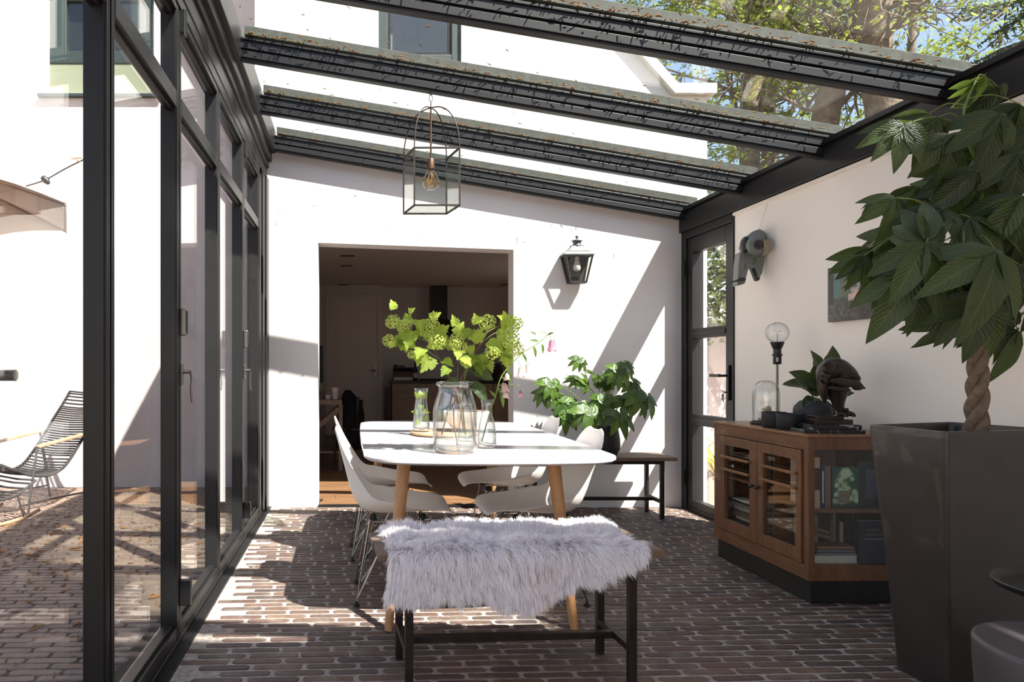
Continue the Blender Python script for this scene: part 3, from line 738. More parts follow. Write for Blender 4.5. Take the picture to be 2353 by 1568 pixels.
# ------------------------------------------------------------ sheepskin
rg = thing('sheepskin_rug', 'long haired white sheepskin draped over the front bench', 'rug', (BX, BY, BZ))
hide = MB(); NU, NV = 60, 34
ca, sa = math.cos(BA), math.sin(BA)
def hide_pt(u, v):
    """u 0..1 along the bench, v 0..1 from the back hem over the top to the front hem"""
    su = -.458+.872*u
    L_top = .315; back = .02
    hang = .070+.065*math.exp(-((u-.06)/.17)**2)+.10*math.exp(-((u-.50)/.17)**2)+.035*math.exp(-((u-.25)/.1)**2)-.045*max(0, (u-.8)/.2)
    hang *= min(1, max(.25, (1.0-u)/.08))
    topy = .16-.05*max(0, (u-.86)/.14)**2-.02*math.sin(u*9)
    s_ = v*(topy+.168+hang)
    edge = topy+.155
    if s_ < edge:
        y = topy-s_; z = .010+.006*math.sin(u*21+v*5)+.006*math.sin(u*9-v*14)
        if s_ > edge-.03: z -= .006*((s_-edge+.03)/.03)**2
    else:
        e = s_-edge; a = min(e/.022, 1)*PI/2
        y = topy-edge-.016*math.sin(a)-.012*math.sin(u*17)*min(1, e/.08)-.01; z = .004-.016*(1-math.cos(a))-max(0, e-.022)
    if v > .9: pass
    x = su+.016*math.sin(v*6+1)*max(0, u-.5)*2-.012*min(1, v*1.6)*max(0, .5-u)*2
    if u < .08: z -= ((.08-u)/.08)**2*.012*(1 if s_ < edge else .3)
    if u > .94 and s_ < edge: z -= ((u-.94)/.06)**2*.008
    return Vector((BX+x*ca-y*sa, BY+x*sa+y*ca, BZ+.003+max(z, -.30)))
rows = [[hide_pt(j/NU, i/NV) for j in range(NU+1)] for i in range(NV+1)]
put('hide', MB().grid(rows), 'fur_skin', rg, smooth=True, ang=180, solid=.005)
nr = np.random.RandomState(4)
G = np.array([[list(p) for p in r] for r in rows])
du = np.gradient(G, axis=1); dv = np.gradient(G, axis=0); NN = np.cross(du, dv); NN /= np.linalg.norm(NN, axis=2, keepdims=True)+1e-9
if NN[5, 30, 2] < 0: NN = -NN
dv /= np.linalg.norm(dv, axis=2, keepdims=True)+1e-9; du /= np.linalg.norm(du, axis=2, keepdims=True)+1e-9
def samp(A, u, v):
    x = np.clip(u*NU, 0, NU-1e-4); y = np.clip(v*NV, 0, NV-1e-4); i = y.astype(int); j = x.astype(int); fx = (x-j)[:, None]; fy = (y-i)[:, None]
    return A[i, j]*(1-fx)*(1-fy)+A[i, j+1]*fx*(1-fy)+A[i+1, j]*(1-fx)*fy+A[i+1, j+1]*fx*fy
NS = 74000
nc = 1900; cu_, cv_ = nr.rand(nc), nr.rand(nc)
cdir = nr.normal(0, .46, (nc, 3)); clen = .8+.4*nr.rand(nc)
pick = nr.randint(0, nc, NS)
u = np.clip(cu_[pick]+nr.normal(0, .011, NS), 0, 1); v = np.clip(cv_[pick]+nr.normal(0, .016, NS), 0, 1)
# extra along the hems
P0 = samp(G, u, v); N0 = samp(NN, u, v); D0 = samp(dv, u, v); U0 = samp(du, u, v)
flow = np.sin(u*13+v*4)[:, None]*.35
ends = ((u > .97).astype(float)-(u < .03).astype(float))[:, None]
front = np.clip((v-.52)/.12, 0, 1)[:, None]
Lh = (.040+.022*front[:, 0])*clen[pick]*(.75+.4*nr.rand(NS))
bent = N0*(.75-.25*front)+D0*(.45+.35*front)+U0*(flow+ends*.35)+cdir[pick]*.6+nr.normal(0, .10, (NS, 3))
bent[:, 1] -= .1*front[:, 0]
backhem = (v < .06)[:, None]*D0*-1.1
bent += backhem
bent /= np.linalg.norm(bent, axis=1, keepdims=True)
cen = samp(G, np.clip(cu_[pick], 0, 1), np.clip(cv_[pick], 0, 1))+0
gravity = np.array([0, 0, -1.0])
S = 4; pts = []; cur = P0; d = N0*.6+bent*.8; d /= np.linalg.norm(d, axis=1, keepdims=True)
toc = (cen-P0); 
pts.append(cur)
for k in range(S):
    cur = cur+d*(Lh/S)[:, None]+toc*(.20*(k+1)/S)
    floorz = BZ+.006
    pts.append(cur)
    d = d+bent*.25+gravity*(.22+.22*front+.25*np.abs(ends))+nr.normal(0, .03, (NS, 3)); d /= np.linalg.norm(d, axis=1, keepdims=True)
pts = np.stack(pts, 1)
side = np.cross(bent, np.array([0, -1.0, .35])); side /= np.linalg.norm(side, axis=1, keepdims=True)+1e-9
wd = np.array([.0009, .00095, .0009, .0006, .0])*1.0
V = np.zeros((NS, 9, 3)); 
for k in range(4): V[:, 2*k] = pts[:, k]-side*wd[k]; V[:, 2*k+1] = pts[:, k]+side*wd[k]
V[:, 8] = pts[:, 4]
V -= np.array([BX, BY, BZ])
base = (np.arange(NS)*9)[:, None]
quad = np.array([[0,1,3,2],[2,3,5,4],[4,5,7,6]])
me = bpy.data.meshes.new('fleece')
me.vertices.add(NS*9); me.vertices.foreach_set('co', V.astype(np.float32).ravel())
lq = (base[:, :, None]+quad[None]).reshape(NS, 12); lt = base+np.array([6,7,8])[None]
loops = np.concatenate([lq, lt], 1).ravel().astype(np.int32)
me.loops.add(len(loops)); me.loops.foreach_set('vertex_index', loops)
starts = (np.arange(NS)*15)[:, None]+np.array([0,4,8,12])[None]
me.polygons.add(NS*4); me.polygons.foreach_set('loop_start', starts.ravel().astype(np.int32))
me.polygons.foreach_set('loop_total', np.tile([4,4,4,3], NS).astype(np.int32)); me.update(calc_edges=True); me.validate()
t = NT('fleece_strand'); 
fr_ = t.ramp(t.add('ShaderNodeNewGeometry').outputs['Random Per Island'], [(0, lin((206, 200, 202))), (.35, lin((250, 247, 250))), (1, lin((255, 254, 255)))])
fd = t.add('ShaderNodeBsdfDiffuse', ins={0: fr_}); ftl = t.add('ShaderNodeBsdfTranslucent', ins={0: fr_})
me.materials.append(t.done(t.add('ShaderNodeMixShader', ins={0: .45, 1: fd.outputs[0], 2: ftl.outputs[0]}).outputs[0]))
fo = bpy.data.objects.new('fleece', me); C.objects.link(fo); fo.parent = rg; fo['kind'] = 'stuff'

# ------------------------------------------------------------ display cabinet
CX0, CX1, CY0, CY1, CZ = 2.18, 2.655, 3.27, 4.125, .81
cab = thing('display_cabinet', 'warm oak display cabinet with glazed doors on a black plinth', 'cabinet', (CX0, CY0, 0))
put('plinth', MB().box(CX0+.012, CX1-.01, CY0+.006, CY1-.02, 0, .108), 'plinth', cab, bevel=.004)
put('top', MB().box(CX0-.006, CX1, CY0-.006, CY1+.006, CZ-.014, CZ), 'cab_top', cab, bevel=.003)
zb = .108
fm = MB()
fm.box(CX0, CX0+.03, CY0, CY0+.034, zb, CZ-.014).box(CX0, CX0+.03, CY1-.055, CY1, zb, CZ-.014)
fm.box(CX1-.03, CX1, CY0, CY0+.034, zb, CZ-.014).box(CX1-.03, CX1, CY1-.03, CY1, zb, CZ-.014)
pieces('corner_post', fm, 'cab', cab, bevel=.002)
rl = MB().box(CX0+.001, CX0+.028, CY0+.034, CY1-.055, .733, CZ-.014).box(CX0+.001, CX0+.028, CY0+.034, CY1-.055, zb, .178)
pieces('front_rail', rl, 'cab_h', cab, bevel=.002)
er = MB().box(CX0+.03, CX1-.03, CY0+.001, CY0+.028, .736, CZ-.014).box(CX0+.03, CX1-.03, CY0+.001, CY0+.028, zb, .184)
pieces('end_rail', er, 'cab', cab, bevel=.002)
put('end_pane', MB().box(CX0+.028, CX1-.028, CY0+.012, CY0+.016, .18, .74), 'glass', cab)
inn = MB().box(CX1-.012, CX1-.004, CY0+.03, CY1-.03, zb, CZ-.014).box(CX0+.03, CX1-.012, CY1-.02, CY1-.012, zb, CZ-.014).box(CX0+.03, CX1-.012, CY0+.03, CY1-.02, zb+.05, .178)
pieces('carcass_panel', inn, 'cab', cab)
put('shelf', MB().box(CX0+.035, CX1-.012, CY0+.032, 3.60, .428, .446), 'cab', cab, bevel=.001)
put('shelf', MB().box(CX0+.035, CX1-.012, 3.66, CY1-.02, .478, .494), 'cab', cab, bevel=.001)
put('divider', MB().box(CX0+.04, CX1-.012, 3.60, 3.614, .178, CZ-.014), 'cab', cab)
doors = [(3.686, 4.07, 3.754, 4.01), (3.322, 3.680, 3.361, 3.63)]
for i, (ya, yb, ga, gb) in enumerate(doors):
    gz0, gz1 = .247, .679
    D = MB().box(CX0-.004, CX0+.020, ya, ga, .182, .730).box(CX0-.004, CX0+.020, gb, yb, .182, .730).box(CX0-.004, CX0+.020, ga, gb, gz1, .730).box(CX0-.004, CX0+.020, ga, gb, .182, gz0)
    d = put('door', D, 'cab', cab, bevel=.002)
    put('pane', MB().box(CX0+.010, CX0+.013, ga-.003, gb+.003, gz0-.003, gz1+.003), 'glass', d)
    for z in (.612, .540):
        put('bar', MB().box(CX0-.022, CX0-.004, ga-.012, gb+.012, z-.007, z+.008), 'cab_top', d, bevel=.003)
    ky = ya+.024 if i == 0 else yb-.022
    m_ = MB().tube([(CX0-.002, ky, .49), (CX0-.012, ky, .49), (CX0-.016, ky, .49), (CX0-.024, ky, .49), (CX0-.030, ky, .49), (CX0-.032, ky, .49)], [.005, .005, .010, .0135, .010, .003], 14)
    put('knob', m_, 'black', d, smooth=True)

# books: end compartment (y 3.30..3.60) and behind the doors
def book(name, x0, x1, y0, y1, z0, z1, col, label, spine='y0', page=(206, 196, 178), cat='book', group='books in the oak cabinet', parts=None):
    t_ = thing(name, label, cat, ((x0+x1)/2, (y0+y1)/2, z0), group)
    c = .0022
    mat = plain('book_cover_%d_%d_%d' % col, col, .5, 0, .4, .06, 30)
    b = MB(); pg = MB()
    if spine == 'y0':      # upright, thickness along x, spine faces the camera
        b.box(x0, x0+c, y0, y1, z0, z1).box(x1-c, x1, y0, y1, z0, z1).box(x0+c, x1-c, y0, y0+c, z0, z1)
        pg.box(x0+c, x1-c, y0+c, y1-.003, z0+.003, z1-.003)
    elif spine == 'face':  # cover faces the camera, thickness along y
        b.box(x0, x1, y0, y0+c, z0, z1).box(x0, x1, y1-c, y1, z0, z1).box(x0, x0+c, y0+c, y1-c, z0, z1)
        pg.box(x0+c, x1-.003, y0+c, y1-c, z0+.003, z1-.003)
    elif spine == 'x0':    # upright, thickness along y, spine faces the room
        b.box(x0, x1, y0, y0+c, z0, z1).box(x0, x1, y1-c, y1, z0, z1).box(x0, x0+c, y0+c, y1-c, z0, z1)
        pg.box(x0+c, x1-.003, y0+c, y1-c, z0+.003, z1-.003)
    else:                  # lying flat, fore edge to the camera when spine=='flat'
        b.box(x0, x1, y0, y1, z0, z0+c).box(x0, x1, y0, y1, z1-c, z1).box(x0, x0+c, y0, y1, z0+c, z1-c)
        pg.box(x0+c, x1-.003, y0+.003, y1-.003, z0+c, z1-c)
    put('cover', b, mat, t_); put('pages', pg, plain('paper_%d_%d_%d' % page, page, .8, 0, .2), t_); return t_
X = lambda px, Y: (px-VX)*Y/F
Z = lambda py, Y: H-(py-VY)*Y/F
Yb = 3.335
# upper row
zs = .446
b = book('book', X(1872, Yb), X(1884, Yb), Yb, 3.52, zs, Z(1052, Yb), (196, 170, 150), 'tall cream spined book with a dark red title block, far left of the upper shelf')
put('title_block', MB().box(X(1872, Yb)-.0002, X(1884, Yb)+.0002, Yb-.0006, Yb, Z(1127, Yb), Z(1076, Yb)), plain('dark_red', (84, 34, 36), .5), b)
b = book('book', X(1886, Yb), X(1894, Yb), Yb-.004, 3.5, zs, Z(1068, Yb), (32, 62, 86), 'slim dark blue book with white spine lettering on the upper shelf')
text_mesh('ATLAS' if False else 'LLULLO', .013, 'bulb_white', Matrix.Translation((X(1892.2, Yb), Yb-.0045, .50)) @ Matrix.Rotation(PI/2, 4, 'X') @ Matrix.Rotation(PI/2, 4, 'Z'), b, 'spine_marks', align='LEFT') if False else put('spine_stripe', MB().box(X(1888, Yb), X(1891.5, Yb), Yb-.0046, Yb-.004, .47, Z(1083, Yb)), plain('white_print', (190, 196, 206), .5), b)
book('book', X(1896, Yb), X(1909, Yb), Yb, 3.5, zs, Z(1072, Yb), (132, 104, 100), 'dusty pink spined book beside the cloud covered book')
book('book', X(1882, 3.45), X(1951, 3.45), 3.548, 3.562, zs, Z(1052, 3.45)+.03, (150, 118, 116), 'large pink book standing behind the cloud covered book', 'face')
cb = thing('cloud_book', 'book with a green and white cloud photograph on its cover', 'book', (X(1935, Yb), Yb, zs), 'books in the oak cabinet')
x0, x1, z0, z1 = X(1912, Yb), X(1973, Yb), zs, Z(1074, Yb)
put('cover', MB().box(x0, x1, Yb, Yb+.002, z0, z1).box(x0, x1, Yb+.025, Yb+.027, z0, z1).box(x0, x0+.002, Yb+.002, Yb+.025, z0, z1), plain('deep_green', (32, 66, 52), .5), cb)
put('pages', MB().box(x0+.002, x1-.003, Yb+.002, Yb+.025, z0+.003, z1-.003), plain('paper2', (190, 180, 164), .8), cb)
gm = MB(); nx, nz = 36, 52; col = []
g0 = np.random.RandomState(3)
blobs = [(.45,.78,.22),(.3,.68,.18),(.62,.85,.17),(.2,.55,.13),(.75,.72,.10),(.5,.6,.2),(.28,.42,.1),(.6,.48,.14),(.85,.35,.12),(.15,.3,.12),(.5,.38,.12),(.9,.2,.14),(.1,.15,.14),(.4,.2,.2),(.7,.22,.16)]
for j in range(nz+1):
    for i in range(nx+1):
        u_, v_ = i/nx, j/nz
        gm.v.append((x0+.002+(x1-x0-.004)*u_, Yb-.0005, z0+.03*(z1-z0)+(z1-z0)*.96*v_))
        from mathutils import noise as _mn
        fb = sum(_mn.noise(Vector((u_*3.1*2**o, v_*4.2*2**o, o*3.7+1.3)))/1.7**o for o in range(5))
        big = max(1-(((u_-a)**2+((v_-b_)*1.45)**2)**.5)/(r_*1.5) for a, b_, r_ in blobs)
        w_ = min(1, max(0, (big*1.3+fb*.55-.25)*2.4))
        dark = .45+.55*min(1, max(0, .5+fb*1.1+(big-.4))); c0 = np.array(lin((30, 84, 66))[:3]); c1 = np.array(lin((190, 216, 180))[:3])*dark
        c_ = c0*(1-w_)+c1*w_
        if .24 < u_ < .66 and .08 < v_ < .42: c_ = np.array(lin((134, 118, 104))[:3])*(.55 if .25 < v_ < .28 or .15 < v_ < .17 else 1)
        if v_ < .07: c_ = np.array(lin((36, 76, 60))[:3])
        col.append(tuple(c_)+(1,))
gm.f = [(j*(nx+1)+i, j*(nx+1)+i+1, (j+1)*(nx+1)+i+1, (j+1)*(nx+1)+i) for j in range(nz) for i in range(nx)]; gm.col = col
put('cover_picture', gm, vcol_mat('cloud_print', .35), cb)
b = book('book', X(1974, Yb), X(2030, Yb), Yb+.01, Yb+.04, zs, Z(1062, Yb), (52, 56, 58), 'dark grey book with a small portrait panel, right of the cloud book', 'face')
put('portrait_panel', MB().box(X(1992, Yb), X(2026, Yb), Yb+.0085, Yb+.0095, .49, Z(1080, Yb)), plain('blue_grey_print', (70, 78, 92), .5), b)
# lower row of spines
xs = [1872, 1880, 1895, 1908, 1914, 1921, 1929, 1939, 1946, 1956]; cols = [(150, 140, 128), (34, 32, 34), (52, 34, 34), (110, 92, 78), (128, 104, 96), (36, 44, 44), (176, 160, 140), (50, 58, 52), (140, 46, 36), (30, 30, 32)]
nm = ['pale grey', 'black', 'dark maroon', 'tan', 'dusty rose', 'dark slate', 'cream with printed title', 'dark olive', 'bright red', 'black']
Yl = 3.42
for i in range(9):
    a_, b_ = X(xs[i]+.3, Yl), X(xs[i+1]-.3, Yl)
    book('book', a_, b_, Yl, 3.58, .178, Z(1180+R.choice((0, 6, 12)) + (8 if i > 5 else 0), Yl), cols[i], '%s spined book in the lower row, %s' % (nm[i], ['next to the left post', 'second from the left post', 'above the slanting books', 'left of the rose book', 'right of the tan book', 'right of the rose book', 'left of the olive book', 'left of the red book', 'standing out in colour'][i]))
for i, xx in enumerate((1958, 1966)):
    b = book('book', X(xx, 3.36), X(xx+7.4, 3.36), 3.36, 3.55, .178, Z(1197, 3.36), (26, 27, 30), 'black spined book with pale spine lettering, %s the dark face-out book' % ('second left of' if i == 0 else 'touching'))
    put('spine_lettering', MB().box(X(xx+2.2, 3.36), X(xx+4.6, 3.36), 3.3592, 3.36, .235, .40), plain('spine_letter_%d' % i, (120, 112, 90), .6), b)
b = book('book', X(1974.5, Yb-.02), X(2036, Yb-.02), Yb-.02, Yb+.02, .178, Z(1198, Yb-.02), (30, 33, 48), 'dark navy book facing out with gilt and white title lettering', 'face')
gilt = plain('gilt_print', (150, 122, 60), .5); M['gilt'] = gilt; M['white_letter'] = plain('white_letter', (196, 192, 190), .5)
for txt, sz, py, mt in (('HARRY', .0165, 1221, 'gilt'), ('MULISCH', .0165, 1231.5, 'gilt'), ('DE PROCEDURE', .0098, 1241, 'white_letter')):
    text_mesh(txt, sz, mt, Matrix.Translation((X(2007, Yb-.02), Yb-.0208, Z(py, Yb-.02))) @ Matrix.Rotation(PI/2, 4, 'X'), b, 'title_lettering', spacing=1.25)
# flat stack at the bottom
Ys = 3.325; zz = .178
for i, (h_, cc, nm_, pg) in enumerate(((.038, (206, 202, 198), 'thick white book at the bottom of the flat stack', (200, 196, 190)), (.012, (60, 62, 78), 'grey blue flat book above the thick white book', (150, 150, 160)), (.016, (50, 52, 64), 'dark blue flat book in the middle of the stack', (120, 118, 126)), (.016, (86, 60, 44), 'brown flat book topping the stack', (150, 120, 90)))):
    book('book', X(1874+i*1.5, Ys), X(1971-i*2, Ys), Ys, Ys+.016 if False else 3.40, zz, zz+h_, cc, nm_, 'flat', pg); zz += h_+.0006
# two slanting books resting on the stack
for i in range(2):
    b = book('book', X(1873, Ys), X(1873, Ys)+.10, Ys+.005+i*.01, Ys+.03, .0, .02, ((46, 36, 34), (34, 30, 34))[i], ('dark book slanting down on top of the flat stack', 'black book leaning over the slanting dark book')[i], 'flat', (130, 100, 92))
    b.location = (X(1896, Ys), Ys+.04, zz+.035+i*.024); b.rotation_euler = (0, math.radians(16), 0)
# behind door 1 and 2 : magazines lying, uprights, pots
rng = random.Random(21)
pal = [(196, 190, 184), (120, 112, 108), (84, 76, 72), (150, 138, 122), (60, 60, 64), (176, 160, 146), (104, 84, 66)]
def stack(y0, y1, z0, zmax, n, where):
    z = z0; i = 0
    while z < zmax and i < n:
        h_ = rng.uniform(.008, .022); c_ = pal[(i*3+n) % 7]
        book('magazine', CX0+.05+rng.uniform(0, .02), CX1-.09-rng.uniform(0, .08), y0+rng.uniform(0, .02), y1-rng.uniform(0, .03), z, z+h_, c_,
             '%s lying magazine, layer %s of the pile behind the %s door' % (['pale', 'grey', 'dark brown', 'beige', 'charcoal', 'sand', 'brown'][(i*3+n) % 7], ['one', 'two', 'three', 'four', 'five', 'six', 'seven', 'eight', 'nine', 'ten', 'eleven', 'twelve', 'thirteen'][i], where), 'flat', (190, 184, 176), 'magazine', 'magazines piled in the oak cabinet')
        z += h_+.0008; i += 1
    return z
stack(3.70, 4.04, .178, .40, 13, 'far glazed')
zt_ = stack(3.625, 3.685, .178, .20, 1, 'near glazed')
stack(3.63, 3.65, .178, .17, 0, 'x')
for i, (yy, w, c_, nm_) in enumerate(((3.76, .05, (52, 62, 66), 'slate'), (3.82, .018, (150, 118, 70), 'gold'), (3.845, .03, (70, 44, 34), 'brown'), (3.885, .10, (38, 32, 30), 'black'))):
    book('book', CX0+.12, CX1-.05, yy, yy+w, .495, .70, c_, '%s upright book on the upper shelf behind the far cabinet door' % nm_, 'x0')
# ------------------------------------------------------------ leaves
def blade(L, W, fold=.25, droop=.3, n=9, m=5, tip=.35, wave=.0, ph=0):
    """leaf blade along +y from the origin; returns verts, faces, uvs"""
    vs = []; uv = []
    for i in range(n+1):
        t_ = i/n
        w = W/2*(math.sin(PI*t_**.85)**.8)*(1-tip*t_**3) if 0 < i < n else .0004
        y = L*t_; z = -droop*L*t_*t_
        for j in range(m):
            s_ = -1+2*j/(m-1)
            vs.append((s_*w, y*(1-.12*droop*t_), z+abs(s_)*w*fold+wave*w*math.sin(t_*14+ph+(s_ > 0)*1.3)*abs(s_)))
            uv.append((.5+.5*s_, t_))
    fs = [(i*m+j, i*m+j+1, (i+1)*m+j+1, (i+1)*m+j) for i in range(n) for j in range(m-1)]
    return vs, fs, uv
def add_blade(mb, M4, *a, **k):
    vs, fs, uv = blade(*a, **k)
    mb.add([M4 @ Vector(v) for v in vs], fs)
    if mb.uv is None: mb.uv = []
    mb.uv += uv
def mesh_obj(name, me, parent, mtx):
    o = bpy.data.objects.new(name, me); C.objects.link(o); o.parent = parent; o.matrix_local = mtx; return o
def look(pos, direction, normal=(0, 0, 1), s=1.0):
    """matrix with +y along direction, z near normal"""
    y = Vector(direction).normalized(); z = Vector(normal); z = (z-y*z.dot(y))
    if z.length < 1e-4: z = Vector((1, 0, 0))-y*y.x
    z.normalize(); x = y.cross(z)
    return Matrix.Translation(pos) @ Matrix(((x.x*s, y.x*s, z.x*s, 0), (x.y*s, y.y*s, z.y*s, 0), (x.z*s, y.z*s, z.z*s, 0), (0, 0, 0, 1)))

# ------------------------------------------------------------ big planter with braided money tree
L_, F_, R_, B_ = Vector((1.955, 2.60, 0)), Vector((1.985, 2.285, 0)), Vector((2.47, 2.39, 0)), Vector((2.39, 2.735, 0))
zc, zt = .0, .915
ctr = (L_+F_+R_+B_)/4
pl = thing('square_planter', 'tall tapering dark brown glazed square planter at the right', 'planter', (ctr.x, ctr.y, 0))
def ring(f, z, r=.018):
    out = []
    cs = [L_, F_, R_, B_]
    for k in range(4):
        c = ctr+(cs[k]-ctr)*f; p = ctr+(cs[k-1]-ctr)*f; n_ = ctr+(cs[(k+1) % 4]-ctr)*f
        a = c+(p-c).normalized()*r; b_ = c+(n_-c).normalized()*r
        for i in range(5):
            q = i/4; out.append(a*(1-q)**2+c*2*q*(1-q)+b_*q*q+Vector((0, 0, z)))
    return out
levels = [(.655, 0), (.665, .012), (.69, .10), (.74, .25), (.80, .42), (.87, .60), (.935, .77), (.985, .89), (.985, .908), (.975, zt), (.90, zt), (.885, .905), (.86, .80), (.85, .76)]
rs = [ring(f, z) for f, z in levels]; n = len(rs[0]); mb = MB()
mb.add([p for r in rs for p in r], [tuple(range(n))[::-1]]+[(i*n+j, i*n+(j+1) % n, (i+1)*n+(j+1) % n, (i+1)*n+j) for i in range(len(rs)-1) for j in range(n)])
mb.f = [tuple(reversed(f)) for f in mb.f]
put('planter_shell', mb, 'planter', pl, smooth=True, ang=50)
sp = ring(.855, .775); put('soil', MB().add(sp+[(ctr.x, ctr.y, .79)], [(i, (i+1) % n, n) for i in range(n)]), 'soil', pl)
TX, TY = 2.262, 2.49
mt = thing('money_tree', 'potted tree with a braided trunk and drooping palmate leaves', 'plant', (TX, TY, .78))
def trunk_c(z):
    q = (z-.77)/.9; return Vector((TX+.055*q+.012*math.sin(q*5), TY+.02*math.sin(q*3), z))
for k in range(3):
    pts = []; rad = []
    for i in range(64):
        z = .775+i*.0128; q = (z-.77)/.8; a = k*2*PI/3+z*26; rr = .021*(1-.42*q)
        if q > .92: rr *= 1+3*(q-.92)
        pts.append(trunk_c(z)+Vector((math.cos(a)*rr, math.sin(a)*rr, 0))); rad.append(.0205*(1-.40*q)*(1+.06*math.sin(z*90+k)))
    put('trunk', MB().tube(pts, rad, 12), 'bark_plant', mt, smooth=True)
# leaf prototypes: palmate, five to seven leaflets hanging from the petiole tip (+y = outwards, z up)
rng = random.Random(31)
def palmate(kind, nl, Ls, spread, droop, mat):
    mb = MB(); mb.uv = []
    for i in range(nl):
        a = (i-(nl-1)/2)/(nl/2)*spread
        L = Ls*(1-.32*abs(i-(nl-1)/2)/(nl/2))*rng.uniform(.92, 1.08)
        dirv = Vector((math.sin(a), math.cos(a), -droop*rng.uniform(.7, 1.3)-.15*abs(a)))
        add_blade(mb, look((0, 0, 0), dirv, (0, 0, 1)), L, L*.36, fold=rng.uniform(.15, .45), droop=rng.uniform(.1, .35), n=10, m=5, tip=.3, wave=.06, ph=rng.uniform(0, 6))
    me = mesh(mb, kind, smooth=True, ang=180); me.materials.append(M[mat]); return me
protos = [palmate('palmate_leaf', rng.choice((5, 6, 6, 7)), 1.0, rng.uniform(1.5, 2.1), rng.uniform(.1, .9), 'pachira') for _ in range(9)]
young = [palmate('palmate_leaf', 5, 1.0, 1.6, .5, 'pachira_new') for _ in range(2)]
top = trunk_c(1.58)
# (pixel x, pixel y of the leaf hub, depth, size m, facing dx,dz, proto) for the leaves one can single out
hubs = [
 (2240,185,2.50,.10,.1,-1,9),(2262,175,2.50,.11,.4,-1,0),(2155,270,2.45,.19,-.5,-1,1),(2135,262,2.60,.17,-.1,-1,2),(2080,285,2.42,.19,-.3,-1,3),(2190,310,2.40,.22,0,-1,4),
 (2300,262,2.35,.24,-.2,-1,5),(2345,240,2.45,.22,.2,-1,6),(2330,200,2.6,.16,.3,-.6,0),(2060,455,2.45,.17,-.2,-1,7),(2035,452,2.55,.10,-1,-.3,8),(2110,430,2.55,.20,.7,-.2,1),
 (2245,395,2.38,.23,-.6,-1,2),(2200,380,2.5,.2,.3,-1,3),(2290,375,2.45,.22,.5,-.8,4),(2128,558,2.20,.26,.2,-.7,5),(2128,558,2.22,.2,.1,.9,6),(2290,577,2.12,.29,-.2,-.6,7),
 (1985,588,2.45,.16,.2,-1,8),(2000,570,2.50,.19,.3,-1,0),(2110,625,2.28,.27,-.7,-.8,1),(2060,620,2.55,.2,-1,.1,2),(2165,480,2.4,.2,-.8,-.3,3),(2230,500,2.35,.24,.6,-.1,4),
 (2345,350,2.35,.22,-.2,-1,5),(2350,450,2.3,.25,-.7,-.8,6),(2200,640,2.42,.24,.2,-1,7),(2260,680,2.32,.25,-.3,-1,8),(2160,690,2.55,.22,.0,-1,0),(2300,700,2.48,.24,.4,-1,1),
 (2345,610,2.3,.28,-.2,-1,2),(2230,600,2.55,.26,-.5,-1,3),(2180,560,2.6,.24,.4,-1,4),(2120,500,2.65,.2,-.6,-.8,5),(2080,540,2.6,.2,-.6,-1,6),(2290,480,2.6,.26,.3,-1,7),
 (2210,720,2.6,.24,-.2,-1,0),(2340,760,2.45,.24,.3,-1,1),(2170,600,2.3,.2,-.9,.2,2),(2250,440,2.6,.24,-.2,-.9,3),(2320,420,2.65,.24,.2,-1,8),(2215,560,2.25,.22,.9,.1,4),
 (2390,300,2.4,.25,.3,-1,5),(2400,480,2.4,.27,.5,-.8,6),(2410,620,2.35,.27,.5,-1,7),(2430,400,2.6,.25,.6,-.7,8),(2400,720,2.5,.25,.5,-1,0),(2460,560,2.5,.25,.8,-.5,1),(2380,200,2.6,.2,.2,-.8,2),
 (2280,640,2.65,.26,.1,-1,3),(2135,640,2.7,.22,-.5,-1,4),(2240,330,2.65,.22,.2,-1,5),(2305,320,2.7,.2,.4,-1,6),(2190,430,2.65,.22,-.3,-1,7)]
base = wloc(mt)
def hubdir(h): return
nodes = [trunk_c(1.50), trunk_c(1.56), trunk_c(1.62)+Vector((-.01, 0, .02)), Vector((2.30, 2.50, 1.78)), Vector((2.27, 2.49, 1.92))]
main_b = catmull([trunk_c(1.48), Vector((2.29, 2.5, 1.66)), Vector((2.28, 2.48, 1.82)), Vector((2.24, 2.49, 1.97)), pw(2215, 255, 2.48), pw(2240, 190, 2.50)], 5)
put('branch', MB().tube(main_b, [.011-.0085*i/(len(main_b)-1) for i in range(len(main_b))], 8), 'stem', mt, smooth=True)
b2 = catmull([trunk_c(1.5), Vector((2.38, 2.45, 1.62)), Vector((2.46, 2.44, 1.80))], 5)
put('branch', MB().tube(b2, [.009-.005*i/(len(b2)-1) for i in range(len(b2))], 8), 'stem', mt, smooth=True)
b3 = catmull([trunk_c(1.46), Vector((2.2, 2.42, 1.56)), Vector((2.1, 2.42, 1.66))], 5)
put('branch', MB().tube(b3, [.009-.005*i/(len(b3)-1) for i in range(len(b3))], 8), 'stem', mt, smooth=True)
allb = main_b+b2+b3
